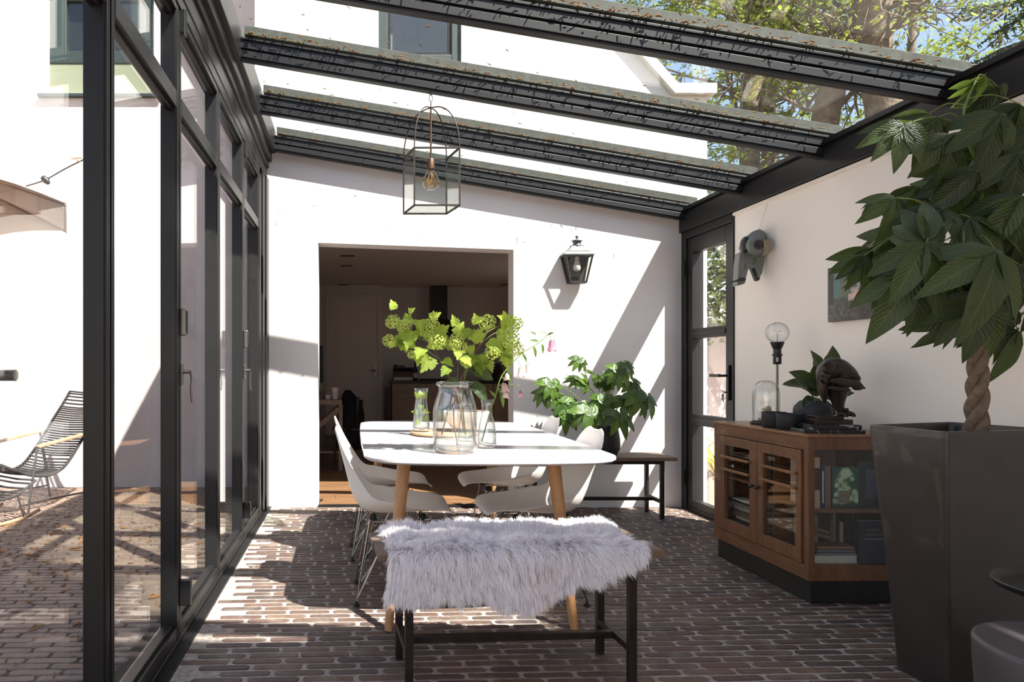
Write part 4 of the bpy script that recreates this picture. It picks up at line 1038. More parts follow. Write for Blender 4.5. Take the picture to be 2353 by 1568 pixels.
for i, (px, py, Y, s_, dx, dz, pr) in enumerate(hubs):
    P = pw(px, py, Y); 
    if P.x > 2.42: P.x = 2.42+.2*(P.x-2.42) if P.x < 2.6 else 2.455
    toward = Vector((dx, -.35 if Y < 2.5 else .15, dz)); 
    nrm = Vector((rng.uniform(-.25, .25), -1.0, .55)) if abs(dz) > .5 else Vector((rng.uniform(-.2, .2), -.7, .9))
    me = (protos[pr] if pr < 9 else young[0])
    if i in (0, 1): me = young[i % 2]
    if P.x > 2.38: toward.x = -abs(toward.x)*.5; s_ = min(s_, .21)
    mesh_obj('palmate_leaf', me, mt, Matrix.Translation(-base) @ look(P, toward, nrm, s_))
    near = min(allb, key=lambda q: (q-P).length+max(0, q.z-P.z)*.3)
    mid = (near+P)/2+Vector((0, 0, .05*(P-near).length+.015))
    pt = catmull([near, mid, P], 5)
    put('petiole', MB().tube(pt, [.0028]+[.0018]*(len(pt)-2)+[.0016], 6), 'stem', mt, smooth=True)

# ------------------------------------------------------------ round stools, lower right
s1 = thing('round_stool', 'grey round stool shell cut by the lower right corner', 'stool', (1.765, 1.64, 0))
put('shell', MB().lathe([(.10, .0), (.165, .005), (.185, .10), (.20, .25), (.208, .38), (.21, .435), (.208, .444), (.20, .449), (.19, .447), (0, .440)], (1.765, 1.64, 0), 48), 'felt', s1, smooth=True, ang=60)
s2 = thing('tray_table', 'small black round tray table beside the square planter', 'table', (2.06, 1.90, 0))
put('tray', MB().lathe([(0, .492), (.19, .492), (.205, .498), (.214, .514), (.211, .517), (.20, .503), (.185, .4985), (0, .4985)], (2.06, 1.90, 0), 48), 'black', s2, smooth=True, ang=60)
put('pole', MB().lathe([(.012, .012), (.012, .492)], (2.06, 1.90, 0), 16), 'black', s2, smooth=True)
put('base', MB().lathe([(.10, .0), (.10, .008), (.02, .014), (.012, .02)], (2.06, 1.90, 0), 32), 'black', s2, smooth=True)

# ------------------------------------------------------------ things on the cabinet
dm = thing('glass_dome', 'clear glass bell dome on a dark base holding a pale figurine', 'dome', (2.332, 3.86, CZ))
c = (2.332, 3.86, CZ)
put('dome_base', MB().lathe([(.076, 0), (.078, .004), (.078, .014), (.072, .018), (0, .018)], c, 40), 'black', dm, smooth=True, ang=40)
put('dome', MB().lathe([(.066, .018), (.068, .03), (.069, .12), (.069, .18), (.065, .205), (.054, .228), (.036, .243), (.015, .249), (0, .250)], c, 40), 'jar_glass', dm, smooth=True, ang=180)
fg = thing('small_figurine', 'pale animal figurine sitting under the glass dome', 'figurine', (c[0], c[1], CZ+.019))
f = MB().ball((c[0]+.012, c[1], CZ+.055), .030, 14, 10, (1, .85, 1.15)).ball((c[0]+.006, c[1]-.004, CZ+.092), .019, 12, 8, (1.1, .9, .9)).ball((c[0]-.014, c[1]-.006, CZ+.088), .010, 10, 6, (1.5, .8, .8))
f.tube([(c[0], c[1]-.02, CZ+.06), (c[0]-.02, c[1]-.022, CZ+.045), (c[0]-.03, c[1]-.02, CZ+.03)], .010, 8)
put('body', f, 'patina', fg, smooth=True)
put('seat_rock', MB().tube([(c[0]-.045, c[1]-.015, CZ+.03), (c[0]-.02, c[1], CZ+.028), (c[0]+.02, c[1], CZ+.028)], [.010, .013, .012], 8).ball((c[0]+.01, c[1], CZ+.026), .03, 10, 6, (1.2, 1, .3)), 'grey_hull', fg, smooth=True)
for i, (x, y, lb) in enumerate(((2.262, 3.672, 'matt black tealight cup on the cabinet, nearer the glass dome'), (2.262, 3.545, 'matt black tealight cup on the cabinet, nearer the front corner'))):
    cu_ = thing('black_cup', lb, 'cup', (x, y, CZ), 'black cups on the oak cabinet')
    put('cup', MB().lathe([(.052, 0), (.056, .003), (.059, .05), (.0595, .082), (.058, .084), (.056, .082), (.054, .03), (0, .028)], (x, y, CZ), 36), 'pot_black', cu_, smooth=True, ang=50)
gl = thing('globe_lamp', 'slim black table lamp with a large clear globe bulb', 'lamp', (2.46, 4.0, CZ))
lx, ly = 2.46, 4.0; lz = Z(765, ly); R_g = .062
lx = X(1786, ly); gl.location.x = lx
put('lamp_base', MB().lathe([(.055, 0), (.055, .012), (.012, .018), (0, .02)], (lx, ly, CZ), 28), 'black', gl, smooth=True, ang=40)
put('pole', MB().lathe([(.0065, .018), (.0065, lz-CZ-.17)], (lx, ly, CZ), 12), 'steel', gl, smooth=True)
put('socket', MB().lathe([(.018, lz-.185), (.022, lz-.18), (.022, lz-.135), (.0285, lz-.133), (.0285, lz-.127), (.021, lz-.125), (.021, lz-.095), (.024, lz-.092), (.034, lz-.066), (.038, lz-.055), (.03, lz-.055)], (lx, ly, 0), 28), 'black', gl, smooth=True, ang=40)
put('switch', MB().box(lx-.018, lx-.008, ly-.026, ly-.020, lz-.17, lz-.145), 'bulb_white', gl, bevel=.001)
put('bulb', MB().ball((lx, ly, lz), R_g, 32, 20), 'jar_glass', gl, smooth=True, ang=180)
fl = MB().tube([(lx, ly, lz-.055), (lx, ly, lz+.005)], .003, 8)
for k in range(7):
    a = PI*k/6; fl.tube([(lx-.024+.008*k, ly, lz+.005+.004*(k % 2)), (lx-.016+.008*k, ly, lz+.005+.004*((k+1) % 2))], .0011, 5)
put('filament', fl, 'bulb_white', gl)
vp = thing('round_vase', 'matt dark grey shouldered pot on the cabinet behind the statue', 'pot', (2.43, 3.605, CZ))
c = (2.43, 3.605, CZ)
put('pot', MB().lathe([(.06, 0), (.07, .004), (.088, .03), (.093, .06), (.093, .10), (.088, .118), (.066, .143), (.060, .147), (.056, .143), (.055, .13), (0, .128)], c, 40), 'pot_grey', vp, smooth=True, ang=40)
fd = thing('fiddle_leaf_plant', 'small plant with broad leathery leaves in the dark grey pot', 'plant', (c[0], c[1], CZ+.128))
put('stem', MB().tube([(c[0], c[1], CZ+.125), (c[0]-.005, c[1], CZ+.17), (c[0]-.002, c[1], CZ+.26), (c[0]+.01, c[1], CZ+.30)], .004, 8), 'twig', fd, smooth=True)
fid = []
for q in range(3):
    mb = MB(); mb.uv = []
    add_blade(mb, Matrix.Identity(4), 1.0, .58, fold=.25, droop=.3, n=10, m=7, tip=-.15, wave=.12, ph=q*2)
    me = mesh(mb, 'leaf', smooth=True, ang=180); me.materials.append(M['fiddle']); fid.append(me)
for (px, py), (tx, ty), s_, nn_ in (((1880,905),(1822,868),.16,(0,-.6,1)),((1885,900),(1828,840),.15,(.3,-.9,.4)),((1885,895),(1890,835),.17,(.5,-.9,.1)),((1878,912),(1880,862),.14,(-.3,-1,.2)),((1880,915),(1838,925),.10,(0,-.4,1)),((1885,915),(1915,905),.12,(0,-.7,.8)),((1890,880),(1920,828),.16,(.2,-1,.3)),((1883,900),(1905,880),.12,(.2,-1,.5))):
    A_, B2 = pw(px, py, 3.6), pw(tx, ty, 3.56+rng.uniform(-.05, .03))
    mesh_obj('leaf', rng.choice(fid), fd, Matrix.Translation(-wloc(fd)) @ look(A_, B2-A_, nn_, s_*1.25))
# bird statue
bs = thing('bird_statue', 'dark bronze statue of a hunched bird on stepped black marble slabs', 'statue', (2.37, 3.39, CZ))
bx, by = 2.375, 3.40
th_ = math.radians(-8)
def slab(name, hx, hy, z0, z1, mat, cx=bx, cy=by, a=th_):
    m4 = Matrix.Translation((cx, cy, 0)) @ Matrix.Rotation(a, 4, 'Z')
    put(name, MB().box(-hx, hx, -hy, hy, z0, z1).xf(m4), mat, bs, bevel=.0015)
slab('slab', .138, .088, CZ, CZ+.018, 'marble', 2.355, 3.41); slab('slab', .118, .072, CZ+.018, CZ+.042, 'marble', 2.372, 3.415)
slab('plinth_block', .085, .055, CZ+.042, CZ+.066, 'bronze', 2.375, 3.415); slab('plinth_block', .060, .05, CZ+.066, CZ+.082, 'bronze', 2.36, 3.415)
Ybd = 3.40
def bp(px, py, dy=0): 
    v = pw(px, py, Ybd+dy); return v
# body: lofted ellipses along the back line, from the tail tip to the head
spine = [(1987,893,.004,.006),(1968,882,.020,.022),(1950,866,.046,.046),(1930,857,.064,.060),(1912,852,.064,.062),(1899,862,.046,.052),(1892,884,.026,.034),(1892,906,.016,.022),(1896,926,.005,.008)]
pts = [bp(a, b_) for a, b_, _, _ in spine]; mb = MB(); N_ = 20; vs = []
fine = catmull([(p.x, r1, p.z) for p, (_, _, r1, _) in zip(pts, spine)], 4); fine2 = catmull([(r2, 0, 0) for (_, _, _, r2) in spine], 4)
for i in range(len(fine)):
    a_ = fine[max(0, i-1)]; b_ = fine[min(len(fine)-1, i+1)]; t2 = Vector((b_.x-a_.x, 0, b_.z-a_.z)).normalized(); n2 = Vector((-t2.z, 0, t2.x))
    for j in range(N_):
        q = 2*PI*j/N_; off = n2*math.cos(q)*max(.002, fine[i].y); vs.append(Vector((fine[i].x, Ybd+math.sin(q)*max(.002, fine2[i].x), fine[i].z))+off)
mb.add(vs, [(i*N_+j, i*N_+(j+1) % N_, (i+1)*N_+(j+1) % N_, (i+1)*N_+j) for i in range(len(fine)-1) for j in range(N_)]+[tuple(range(N_))[::-1], tuple((len(fine)-1)*N_+j for j in range(N_))])
put('body', mb, 'bronze', bs, smooth=True, ang=50)
def plate(name, pts_px, dy, th2=.006):
    P_ = [bp(a, b_, dy) for a, b_ in pts_px]; n_ = len(P_); cc = sum(P_, Vector())/n_+Vector((0, -.014, 0))
    mb = MB().add(P_+[cc], [(i, (i+1) % n_, n_) for i in range(n_)])
    put(name, mb, 'bronze', bs, smooth=True, ang=75, solid=th2, sub=1)
plate('shoulder_feather', [(1888,838),(1900,828),(1916,832),(1924,846),(1918,860),(1900,864),(1888,856)], -.060)
plate('shoulder_feather', [(1884,858),(1900,864),(1905,876),(1898,886),(1884,880),(1880,868)], -.058)
plate('wing_feather', [(1918,840),(1950,844),(1975,858),(1985,880),(1960,870),(1926,862)], -.050)
plate('wing_feather', [(1902,866),(1945,866),(1985,878),(1990,897),(1950,890),(1905,884)], -.054)
plate('wing_feather', [(1900,884),(1930,886),(1962,896),(1955,900),(1925,902),(1900,898)], -.046)
plate('tail_feather', [(1950,888),(1985,880),(1989,897),(1962,900)], -.040)
legm = MB()
legm.tube([bp(1922,885), bp(1924,905), bp(1926,925), bp(1927,945)], [.055, .045, .028, .022], 12)
put('thigh', legm, 'bronze', bs, smooth=True, ang=60)
for s_ in (-1, 1):
    x_ = bp(1928+s_*10, 945).x
    put('leg', MB().tube([(x_, Ybd-.01*s_, Z(938, Ybd)), (x_, Ybd-.01*s_, CZ+.092)], [.016, .014], 8).tube([(x_, Ybd-.02, CZ+.10), (x_-.012, Ybd-.045, CZ+.092), (x_-.02, Ybd-.052, CZ+.083)], [.014, .011, .006], 7).tube([(x_, Ybd-.02, CZ+.10), (x_+.014, Ybd-.048, CZ+.09), (x_+.018, Ybd-.055, CZ+.083)], [.014, .011, .006], 7), 'bronze', bs, smooth=True, ang=60)

# ------------------------------------------------------------ wall pieces
# photograph panel on the right wall
py0, py1 = 3.365, 3.81; pz0, pz1 = 1.385, 1.685
ph = thing('photo_panel', 'unframed nature photograph panel on the side wall behind the tree leaves', 'picture', (XR-.012, 3.59, 1.53))
put('panel', MB().box(XR-.022, XR-.001, py0, py1, pz0, pz1), 'pot_grey', ph)
gm = MB(); nx, nz = 72, 50; col = []
nr2 = np.random.RandomState(8)
from mathutils import noise as mnoise
def N3(x, y, s): return mnoise.noise(Vector((x*s, y*s, 3.3)))
for j in range(nz+1):
    for i in range(nx+1):
        u_, v_ = i/nx, j/nz
        gm.v.append((XR-.0226, py1-(py1-py0)*u_, pz0+(pz1-pz0)*v_))
        n1, n2 = N3(u_, v_, 5), N3(u_, v_, 24)
        if v_ < .42: c_ = np.array(lin((58, 56, 50))[:3])*(1+.9*n2)+np.array((.05, .05, .06))*max(0, n2*1.6+n1)
        else: c_ = np.array(lin((84, 96, 78))[:3])*(1+.5*n1)
        if .08 < u_ < .22 and v_ > .42: c_ = np.array(lin((70, 112, 108))[:3])
        if (u_ < .10 and v_ > .3) or (u_ > .68 and .45 < v_ < .85): c_ = np.array(lin((34, 34, 40))[:3])
        if abs(v_-(.40+.13*(u_-.5)))<.035 and .36 < u_ < .86: c_ = np.array(lin((206, 196, 194))[:3])*(.75+.4*n2)
        if ((u_-.47)/.07)**2+((v_-.55)/.16)**2 < 1: c_ = np.array(lin((176, 170, 168))[:3])*(.8+.6*n2)
        if ((u_-.50)/.05)**2+((v_-.46)/.08)**2 < 1 or ((u_-.40)/.05)**2+((v_-.43)/.05)**2 < 1: c_ = np.array(lin((214, 170, 156))[:3])
        if ((u_-.46)/.05)**2+((v_-.66)/.10)**2 < 1: c_ = np.array(lin((96, 92, 84))[:3])*(1+.9*n2)
        if v_ < .38 and (abs(u_-.40+.06*(.38-v_)) < .008 or abs(u_-.56) < .012): c_ = np.array(lin((70, 40, 34))[:3])
        col.append(tuple(np.clip(c_, .002, 1))+(1,))
gm.f = [(j*(nx+1)+i, (j+1)*(nx+1)+i, (j+1)*(nx+1)+i+1, j*(nx+1)+i+1) for j in range(nz) for i in range(nx)]; gm.col = col
put('print', gm, vcol_mat('photo_print', .3), ph)
# toy craft, a plain generic one
tc = thing('model_spacecraft', 'grey model spacecraft with green patches hung on the side wall', 'model', (2.585, 4.42, 1.85))
def tp(px, py, Y=4.42): return pw(px, py, Y)
K_ = 4.42/F
def outline(name, px, Yc, th2, mat, **k):
    P_ = [tp(a, b_, Yc) for a, b_ in px]
    mb = MB().prism([(p.x, p.z) for p in P_], Yc, Yc+th2); return put(name, mb, mat, tc, bevel=.004, **k)
outline('hull', [(1700,583),(1712,575),(1758,575),(1757,600),(1752,628),(1745,640),(1737,616),(1720,618),(1712,652),(1695,657),(1697,610)], 4.40, .06, 'grey_hull')
ht = MB(); vs = []
for i, (px, py, r) in enumerate(((1745,527,.004),(1742,532,.035),(1738,542,.062),(1734,556,.085),(1731,570,.090),(1732,584,.075),(1733,592,.04))):
    p = tp(px, py, 4.43); 
    for j in range(18): q = 2*PI*j/18; vs.append((p.x+math.cos(q)*r, 4.43+math.sin(q)*r*.7, p.z))
ht.add(vs, [(i*18+j, (i+1)*18+j, (i+1)*18+(j+1) % 18, i*18+(j+1) % 18) for i in range(6) for j in range(18)]+[tuple(range(18)), tuple(reversed([6*18+j for j in range(18)]))])
put('upper_hull', ht, 'grey_hull', tc, smooth=True, ang=60)
p = tp(1713, 562, 4.40); put('canopy', MB().ball(tuple(p), .052, 16, 10, (.55, .8, 1.0)), 'black', tc, smooth=True)
p = tp(1735, 565, 4.36); 
put('engine_disc', MB().lathe([(.058, 0), (.062, .01), (.055, .03), (.03, .036), (.028, .03), (0, .03)], (0, 0, 0), 28).xf(Matrix.Translation(p) @ Matrix.Rotation(PI/2, 4, 'X')), 'grey_hull', tc, smooth=True, ang=40)
put('hub', MB().lathe([(.030, .03), (.030, .042), (.014, .045), (.013, .06)], (0, 0, 0), 20).xf(Matrix.Translation(p) @ Matrix.Rotation(PI/2, 4, 'X')), 'grey_dark', tc, smooth=True, ang=40)
put('strut', MB().tube([tp(1746, 565, 4.32), tp(1764, 563, 4.33)], .007, 10), 'grey_dark', tc, smooth=True)
outline('stub_wing', [(1754,550),(1762,552),(1772,546),(1775,556),(1774,575),(1766,584),(1758,588),(1757,575)], 4.31, .03, 'tan_part')
outline('tail_fin', [(1726,614),(1735,612),(1748,640),(1743,646),(1738,645)], 4.42, .03, 'grey_dark')
for k, q in enumerate(([(1709,578),(1716,576),(1720,580),(1711,584)], [(1711,606),(1715,606),(1714,618),(1711,617)], [(1731,594),(1738,592),(1738,598),(1732,599)], [(1732,600),(1735,600),(1734,609),(1730,609)])):
    outline('colour_patch', q, 4.3985, .003, 'green_patch')
g_ = MB().tube([tp(1678, 649, 4.36), tp(1692, 646, 4.37), tp(1702, 643, 4.38), tp(1711, 643, 4.39)], [.003, .006, .012, .011], 10)
put('cannon', g_, 'grey_dark', tc, smooth=True)
put('hanging_wire', MB().tube([tp(1744, 529, 4.43), (XR-.002, 4.40, 2.19)], .0007, 5), 'steel', tc)
put('wall_mount', MB().tube([(2.60, 4.46, 1.90), (XR, 4.46, 1.90)], .012, 10), 'grey_dark', tc)

# wall lantern
wx, wy = 1.79, 5.468
LD = .56  # the lantern is shallow, flat against the wall
class LMB(MB): pass
wlan = thing('wall_lantern', 'dark zinc carriage lantern mounted on the white back wall', 'lantern', (wx, YB, 2.0))
zb0, zb1 = 1.815, 2.028
tb_, bb_ = .115, .064
corners = [(-1, -LD), (1, -LD), (1, LD), (-1, LD)]
fr = MB()
for i, (a, b_) in enumerate(corners):
    c2, d2 = corners[(i+1) % 4]
    fr.bar((wx+a*bb_, wy+b_*bb_, zb0), (wx+a*tb_*.93, wy+b_*tb_*.93, zb1), .013, .013, (a, b_, 0))
    fr.bar((wx+a*bb_, wy+b_*bb_, zb0), (wx+c2*bb_, wy+d2*bb_, zb0), .012, .016); fr.bar((wx+a*tb_*.93, wy+b_*tb_*.93, zb1), (wx+c2*tb_*.93, wy+d2*tb_*.93, zb1), .014, .014)
fr.box(wx-bb_, wx+bb_, wy-bb_*LD, wy+bb_*LD, zb0-.008, zb0-.002)
put('lantern_frame', fr, 'lantern_m', wlan)
for i, (a, b_) in enumerate(corners[:4]):
    c2, d2 = corners[(i+1) % 4]
    if i == 2:
        mb = MB().add([(wx+a*bb_, wy+b_*bb_, zb0), (wx+c2*bb_, wy+d2*bb_, zb0), (wx+c2*tb_*.93, wy+d2*tb_*.93, zb1), (wx+a*tb_*.93, wy+b_*tb_*.93, zb1)], [(0, 1, 2, 3)])
        put('back_plate', mb, 'lantern_m', wlan, solid=.003)
    else:
        mb = MB().add([(wx+a*bb_*.95, wy+b_*bb_*.95, zb0), (wx+c2*bb_*.95, wy+d2*bb_*.95, zb0), (wx+c2*tb_*.89, wy+d2*tb_*.89, zb1), (wx+a*tb_*.89, wy+b_*tb_*.89, zb1)], [(0, 1, 2, 3)])
        put('pane', mb, 'glass', wlan, solid=.002)
prof = [(.122, 2.034), (.120, 2.040), (.108, 2.052), (.082, 2.066), (.060, 2.088), (.048, 2.105), (.052, 2.110)]
mb = MB(); vs = []
for r, z in [(.124, 2.028)]+prof: vs += [(wx+a*r, wy+b_*r, z) for a, b_ in corners]
n_ = len(prof)+1; mb.add(vs, [(i*4+j, i*4+(j+1) % 4, (i+1)*4+(j+1) % 4, (i+1)*4+j) for i in range(n_-1) for j in range(4)]+[tuple((n_-1)*4+j for j in range(4)), (3, 2, 1, 0)])
put('lantern_roof', mb, 'zinc', wlan, bevel=.002)
put('chimney', MB().lathe([(.034, 2.108), (.032, 2.112), (.032, 2.145), (.046, 2.146), (.044, 2.150), (.02, 2.160), (.006, 2.164), (.006, 2.170), (.012, 2.176), (.013, 2.183), (.009, 2.191), (0, 2.193)], (wx, wy, 0), 20), 'zinc', wlan, smooth=True, ang=40)
put('bulb', MB().lathe([(.014, 2.02), (.015, 1.99), (.022, 1.965), (.029, 1.945), (.030, 1.930), (.024, 1.912), (.010, 1.904), (0, 1.903)], (wx, wy, 0), 20), 'bulb_white', wlan, smooth=True)
put('bracket', MB().box(wx-.04, wx+.04, wy+.04, YB, 1.84, 2.10), 'zinc', wlan, bevel=.003)

# hanging lantern
hl = thing('pendant_lantern', 'square glass pendant lantern hanging from a roof rafter', 'lantern', (.433, 3.86, 2.72))
ca_ = Vector((.438, 3.86, 0)); q = math.radians(13); ex = Vector((math.cos(q), -math.sin(q)*.0+.0, 0))
e1 = Vector((.1245, 0, 0)); e2 = Vector((-.022, .105, 0)); zl0, zl1 = 2.026, 2.342
cs4 = [ca_-e1-e2, ca_+e1-e2, ca_+e1+e2, ca_-e1+e2]
zz4 = lambda p, z: Vector((p.x, p.y, z))
fr = MB()
for i in range(4):
    a, b_ = cs4[i], cs4[(i+1) % 4]
    fr.bar(zz4(a, zl0), zz4(b_, zl0), .009, .009); fr.bar(zz4(a, zl1), zz4(b_, zl1), .009, .009); fr.bar(zz4(a, zl0), zz4(a, zl1), .009, .009, (0, 1, 0))
put('lantern_frame', fr, 'lantern_m', hl)
for i in range(4):
    a, b_ = cs4[i], cs4[(i+1) % 4]
    put('pane', MB().add([zz4(a, zl0), zz4(b_, zl0), zz4(b_, zl1), zz4(a, zl1)], [(0, 1, 2, 3)]), 'glass', hl, solid=.002)
put('base_pane', MB().add([zz4(p, zl0) for p in cs4], [(0, 1, 2, 3)]), 'glass', hl, solid=.002)
for i in range(4):
    a = cs4[i]; pts = [zz4(a, zl1)]
    for k in range(1, 11): t_ = k/10; r_ = math.cos(t_*PI/2)**.8; pts.append(Vector((ca_.x+(a.x-ca_.x)*r_, ca_.y+(a.y-ca_.y)*r_, zl1+.26*math.sin(t_*PI/2))))
    put('hoop', MB().tube(pts, .0035, 8), 'lantern_m', hl, smooth=True)
put('rod', MB().tube([(ca_.x, ca_.y, 2.605), (ca_.x, ca_.y, 2.31)], .0055, 10), 'brass', hl, smooth=True)
put('socket', MB().lathe([(.006, 2.315), (.018, 2.312), (.0215, 2.305), (.0215, 2.255), (.017, 2.25)][::-1], (ca_.x, ca_.y, 0), 20), 'brass', hl, smooth=True)
put('bulb', MB().lathe([(.017, 2.25), (.018, 2.242), (.030, 2.225), (.045, 2.20), (.0475, 2.18), (.042, 2.158), (.025, 2.143), (0, 2.138)], (ca_.x, ca_.y, 0), 28), glass_mat('amber_bulb', (1.0, .9, .72), .06, edge=.5), hl, smooth=True, ang=180)
fl = MB()
for k in range(5):
    a = 2*PI*k/5; fl.tube([(ca_.x+.006*math.cos(a), ca_.y+.006*math.sin(a), 2.235), (ca_.x+.02*math.cos(a), ca_.y+.02*math.sin(a), 2.20), (ca_.x+.02*math.cos(a+1), ca_.y+.02*math.sin(a+1), 2.17)], .0014, 5)
put('filament', fl, 'filament', hl)
chn = MB()
for k, (z, ax) in enumerate(((2.62, 0), (2.655, 1), (2.69, 0))):
    pts = []
    for i in range(12):
        a = 2*PI*i/12; u_ = .010*math.cos(a); w_ = .022*math.sin(a); pts.append((ca_.x+(u_ if ax else 0), ca_.y+(0 if ax else u_), z+w_))
    chn.tube(pts, .0022, 6, closed=True)
chn.tube([(ca_.x-.008, ca_.y, 2.72-.045), (ca_.x-.016, ca_.y, 2.70), (ca_.x-.012, ca_.y, beam_z(.43))], .002, 6)
put('chain', chn, 'steel', hl, smooth=True)
put('ceiling_hook', MB().tube([(ca_.x, ca_.y, 2.70), (ca_.x, ca_.y, beam_z(.44)+.001)], .004, 8), 'steel', hl)

# ------------------------------------------------------------ fatsia on the far bench
fx, fy, fz = 1.93, 5.225, .463
fp = thing('black_flowerpot', 'matt black faceted flowerpot on the far bench', 'pot', (fx, fy, fz))
put('pot', MB().lathe([(.076, 0), (.080, .004), (.104, .05), (.107, .075), (.105, .12), (.094, .19), (.086, .222), (.080, .222), (.083, .19), (.085, .18), (0, .178)], (fx, fy, fz), 36), 'pot_black', fp, smooth=True, ang=25)
fa = thing('lobed_leaf_plant', 'bushy plant with large lobed green leaves in the black flowerpot', 'plant', (fx, fy, fz+.18))
def lobed(nl, seed):
    rg_ = random.Random(seed); mb = MB(); mb.uv = []
    for i in range(nl):
        a = (i-(nl-1)/2)/(nl/2)*2.3; L = (1-.35*abs(a)/2.3)*rg_.uniform(.92, 1.05)
        add_blade(mb, look((0, 0, 0), (math.sin(a), math.cos(a), -.15-.2*rg_.random()), (0, 0, 1)), L, .34, fold=.15, droop=rg_.uniform(.15, .45), n=9, m=5, tip=.15, wave=.10, ph=i)
    cv = MB()  # the web joining the lobes
    n0 = 14; pts = [(0, 0, 0)]
    for i in range(n0+1):
        a = (i-n0/2)/(n0/2)*2.25; pts.append((.33*math.sin(a)*.9, .33*math.cos(a)*.9, -.055))
    o_ = len(mb.v); mb.add(pts, [(0, i+2, i+1) for i in range(n0)]); mb.uv += [(.5, 0)]+[(.3, .3)]*(n0+1)
    me = mesh(mb, 'leaf', smooth=True, ang=180); me.materials.append(M['fatsia']); return me
lob = [lobed(rg_, s_) for rg_, s_ in ((8, 1), (7, 2), (9, 3), (8, 4), (7, 5))]
Yf = 5.2
fl_ = [(1333,825,5.15,.13,-.3,-.8,0),(1425,848,5.05,.19,-.1,-.7,1),(1437,835,5.2,.15,.3,-.5,2),(1267,878,5.0,.18,-.1,-.8,3),(1296,912,5.1,.20,-.5,-.5,4),(1357,938,4.95,.24,.0,-.7,0),(1425,950,4.92,.22,.2,-.7,1),
 (1385,890,5.2,.16,.2,.6,2),(1352,885,5.15,.15,-.3,.5,3),(1470,905,5.0,.22,.45,-1,4),(1490,912,5.05,.20,.6,-1,0),(1300,950,5.05,.19,-.1,-1,1),(1330,870,5.25,.14,-1,.1,2),(1455,880,5.2,.17,.5,-.8,3),(1400,870,5.25,.16,.1,.3,4),
 (1250,900,5.05,.15,-.4,-1,0),(1390,915,5.0,.2,.1,-.8,2),(1330,930,5.15,.2,-.3,-1,3),(1440,915,5.1,.2,.4,-.9,4),(1365,860,5.2,.13,-.2,.3,1)]
bf = wloc(fa)
for i, (px, py, Y, s_, dx, dz, k) in enumerate(fl_):
    P = pw(px, py, Y); nrm = (rng.uniform(-.3, .3)+dx*.5, -1, .8)
    mesh_obj('leaf', lob[k], fa, Matrix.Translation(-bf) @ look(P, (dx, -.45, dz), nrm, s_*.92))
    a = rng.uniform(0, 2*PI); st0 = Vector((fx+.03*math.cos(a), fy+.03*math.sin(a), fz+.175))
    pt = catmull([st0, (st0*.45+P*.55)+Vector((0, .02, .06)), P], 5)
    put('leaf_stalk', MB().tube(pt, .003, 6), 'stem', fa, smooth=True)

# ------------------------------------------------------------ table top things
TZ = .7505
def lathe_thin(c, prof, n=40): return MB().lathe(prof, c, n)
jx, jy = X(1047, 3.02), 3.02
jx = X(1045, 3.08); jy = 3.08
jr = .097
jar = thing('glass_jar', 'large clear glass jar vase with a thick lip at the centre of the table', 'vase', (jx, jy, TZ))
hJ = Z(877, jy)-TZ
put('glass', MB().lathe([(.085, 0), (.093, .004), (.0975, .015), (.0985, .05), (.0985, hJ*.58), (.093, hJ*.68), (.080, hJ*.80), (.073, hJ*.88), (.073, hJ*.93), (.082, hJ*.95), (.086, hJ*.972), (.082, hJ*.993), (.074, hJ), (.069, hJ*.985), (.067, hJ*.93), (.068, hJ*.88), (.075, hJ*.79), (.088, hJ*.67), (.0935, hJ*.57), (.0935, .03), (.085, .014), (0, .012)], (jx, jy, TZ), 56), 'jar_glass', jar, smooth=True, ang=180)
put('water', MB().lathe([(0, .0135), (.084, .0155), (.0925, .031), (.0925, .098), (0, .098)], (jx, jy, TZ), 48), 'water', jar, smooth=True, ang=40)
def carafe(px, py_bot, Y, lb, h, rb, rn, wl_, name='glass_carafe'):
    x = X(px, Y); t_ = thing(name, lb, 'vase', (x, Y, TZ), 'glass carafes on the table')
    put('glass', MB().lathe([(rb*.92, 0), (rb, .004), (rb, .02), (rb*.97, h*.25), (rb*.82, h*.5), (rn, h*.68), (rn*.93, h*.76), (rn*1.02, h*.88), (rn*1.16, h), (rn*1.10, h), (rn*.96, h*.88), (rn*.87, h*.76), (rn*.94, h*.68), (rb*.76, h*.5), (rb*.91, h*.25), (rb*.93, .02), (0, .008)], (x, Y, TZ), 40), 'jar_glass', t_, smooth=True, ang=180)
    put('water', MB().lathe([(0, .009), (rb*.925, .02), (rb*.905, h*.25), (rb*(.75 if wl_ > .45 else .88), h*wl_), (0, h*wl_)], (x, Y, TZ), 36), 'water', t_, smooth=True, ang=40)
    return x
cx2 = carafe(1119, 1020, 3.24, 'narrow glass carafe holding the pink bellflower stem', Z(919, 3.24)-TZ, .045, .026, .38)
cx3 = carafe(968, 982, 3.86, 'glass carafe with leafy sprigs standing on the round board', Z(893, 3.86)-TZ-.02, .048, .034, .62)
bpy.data.objects['glass_carafe.001'].location.z += .021
cx4 = carafe(1071, 960, 3.55, 'empty small carafe standing behind the large jar', Z(925, 3.55)-TZ, .042, .03, .2)
bd = thing('round_board', 'round pale wooden serving board under the bowl', 'board', (X(1020, 3.88), 3.88, TZ))
put('board', MB().lathe([(.16, 0), (.185, .004), (.192, .012), (.19, .019), (.185, .021), (0, .020)], (X(1020, 3.88), 3.88, TZ), 48), 'cork', bd, smooth=True, ang=40)
bw = thing('ceramic_bowl', 'pale speckled bowl on the round wooden board', 'bowl', (X(1062, 3.88), 3.88, TZ+.021))
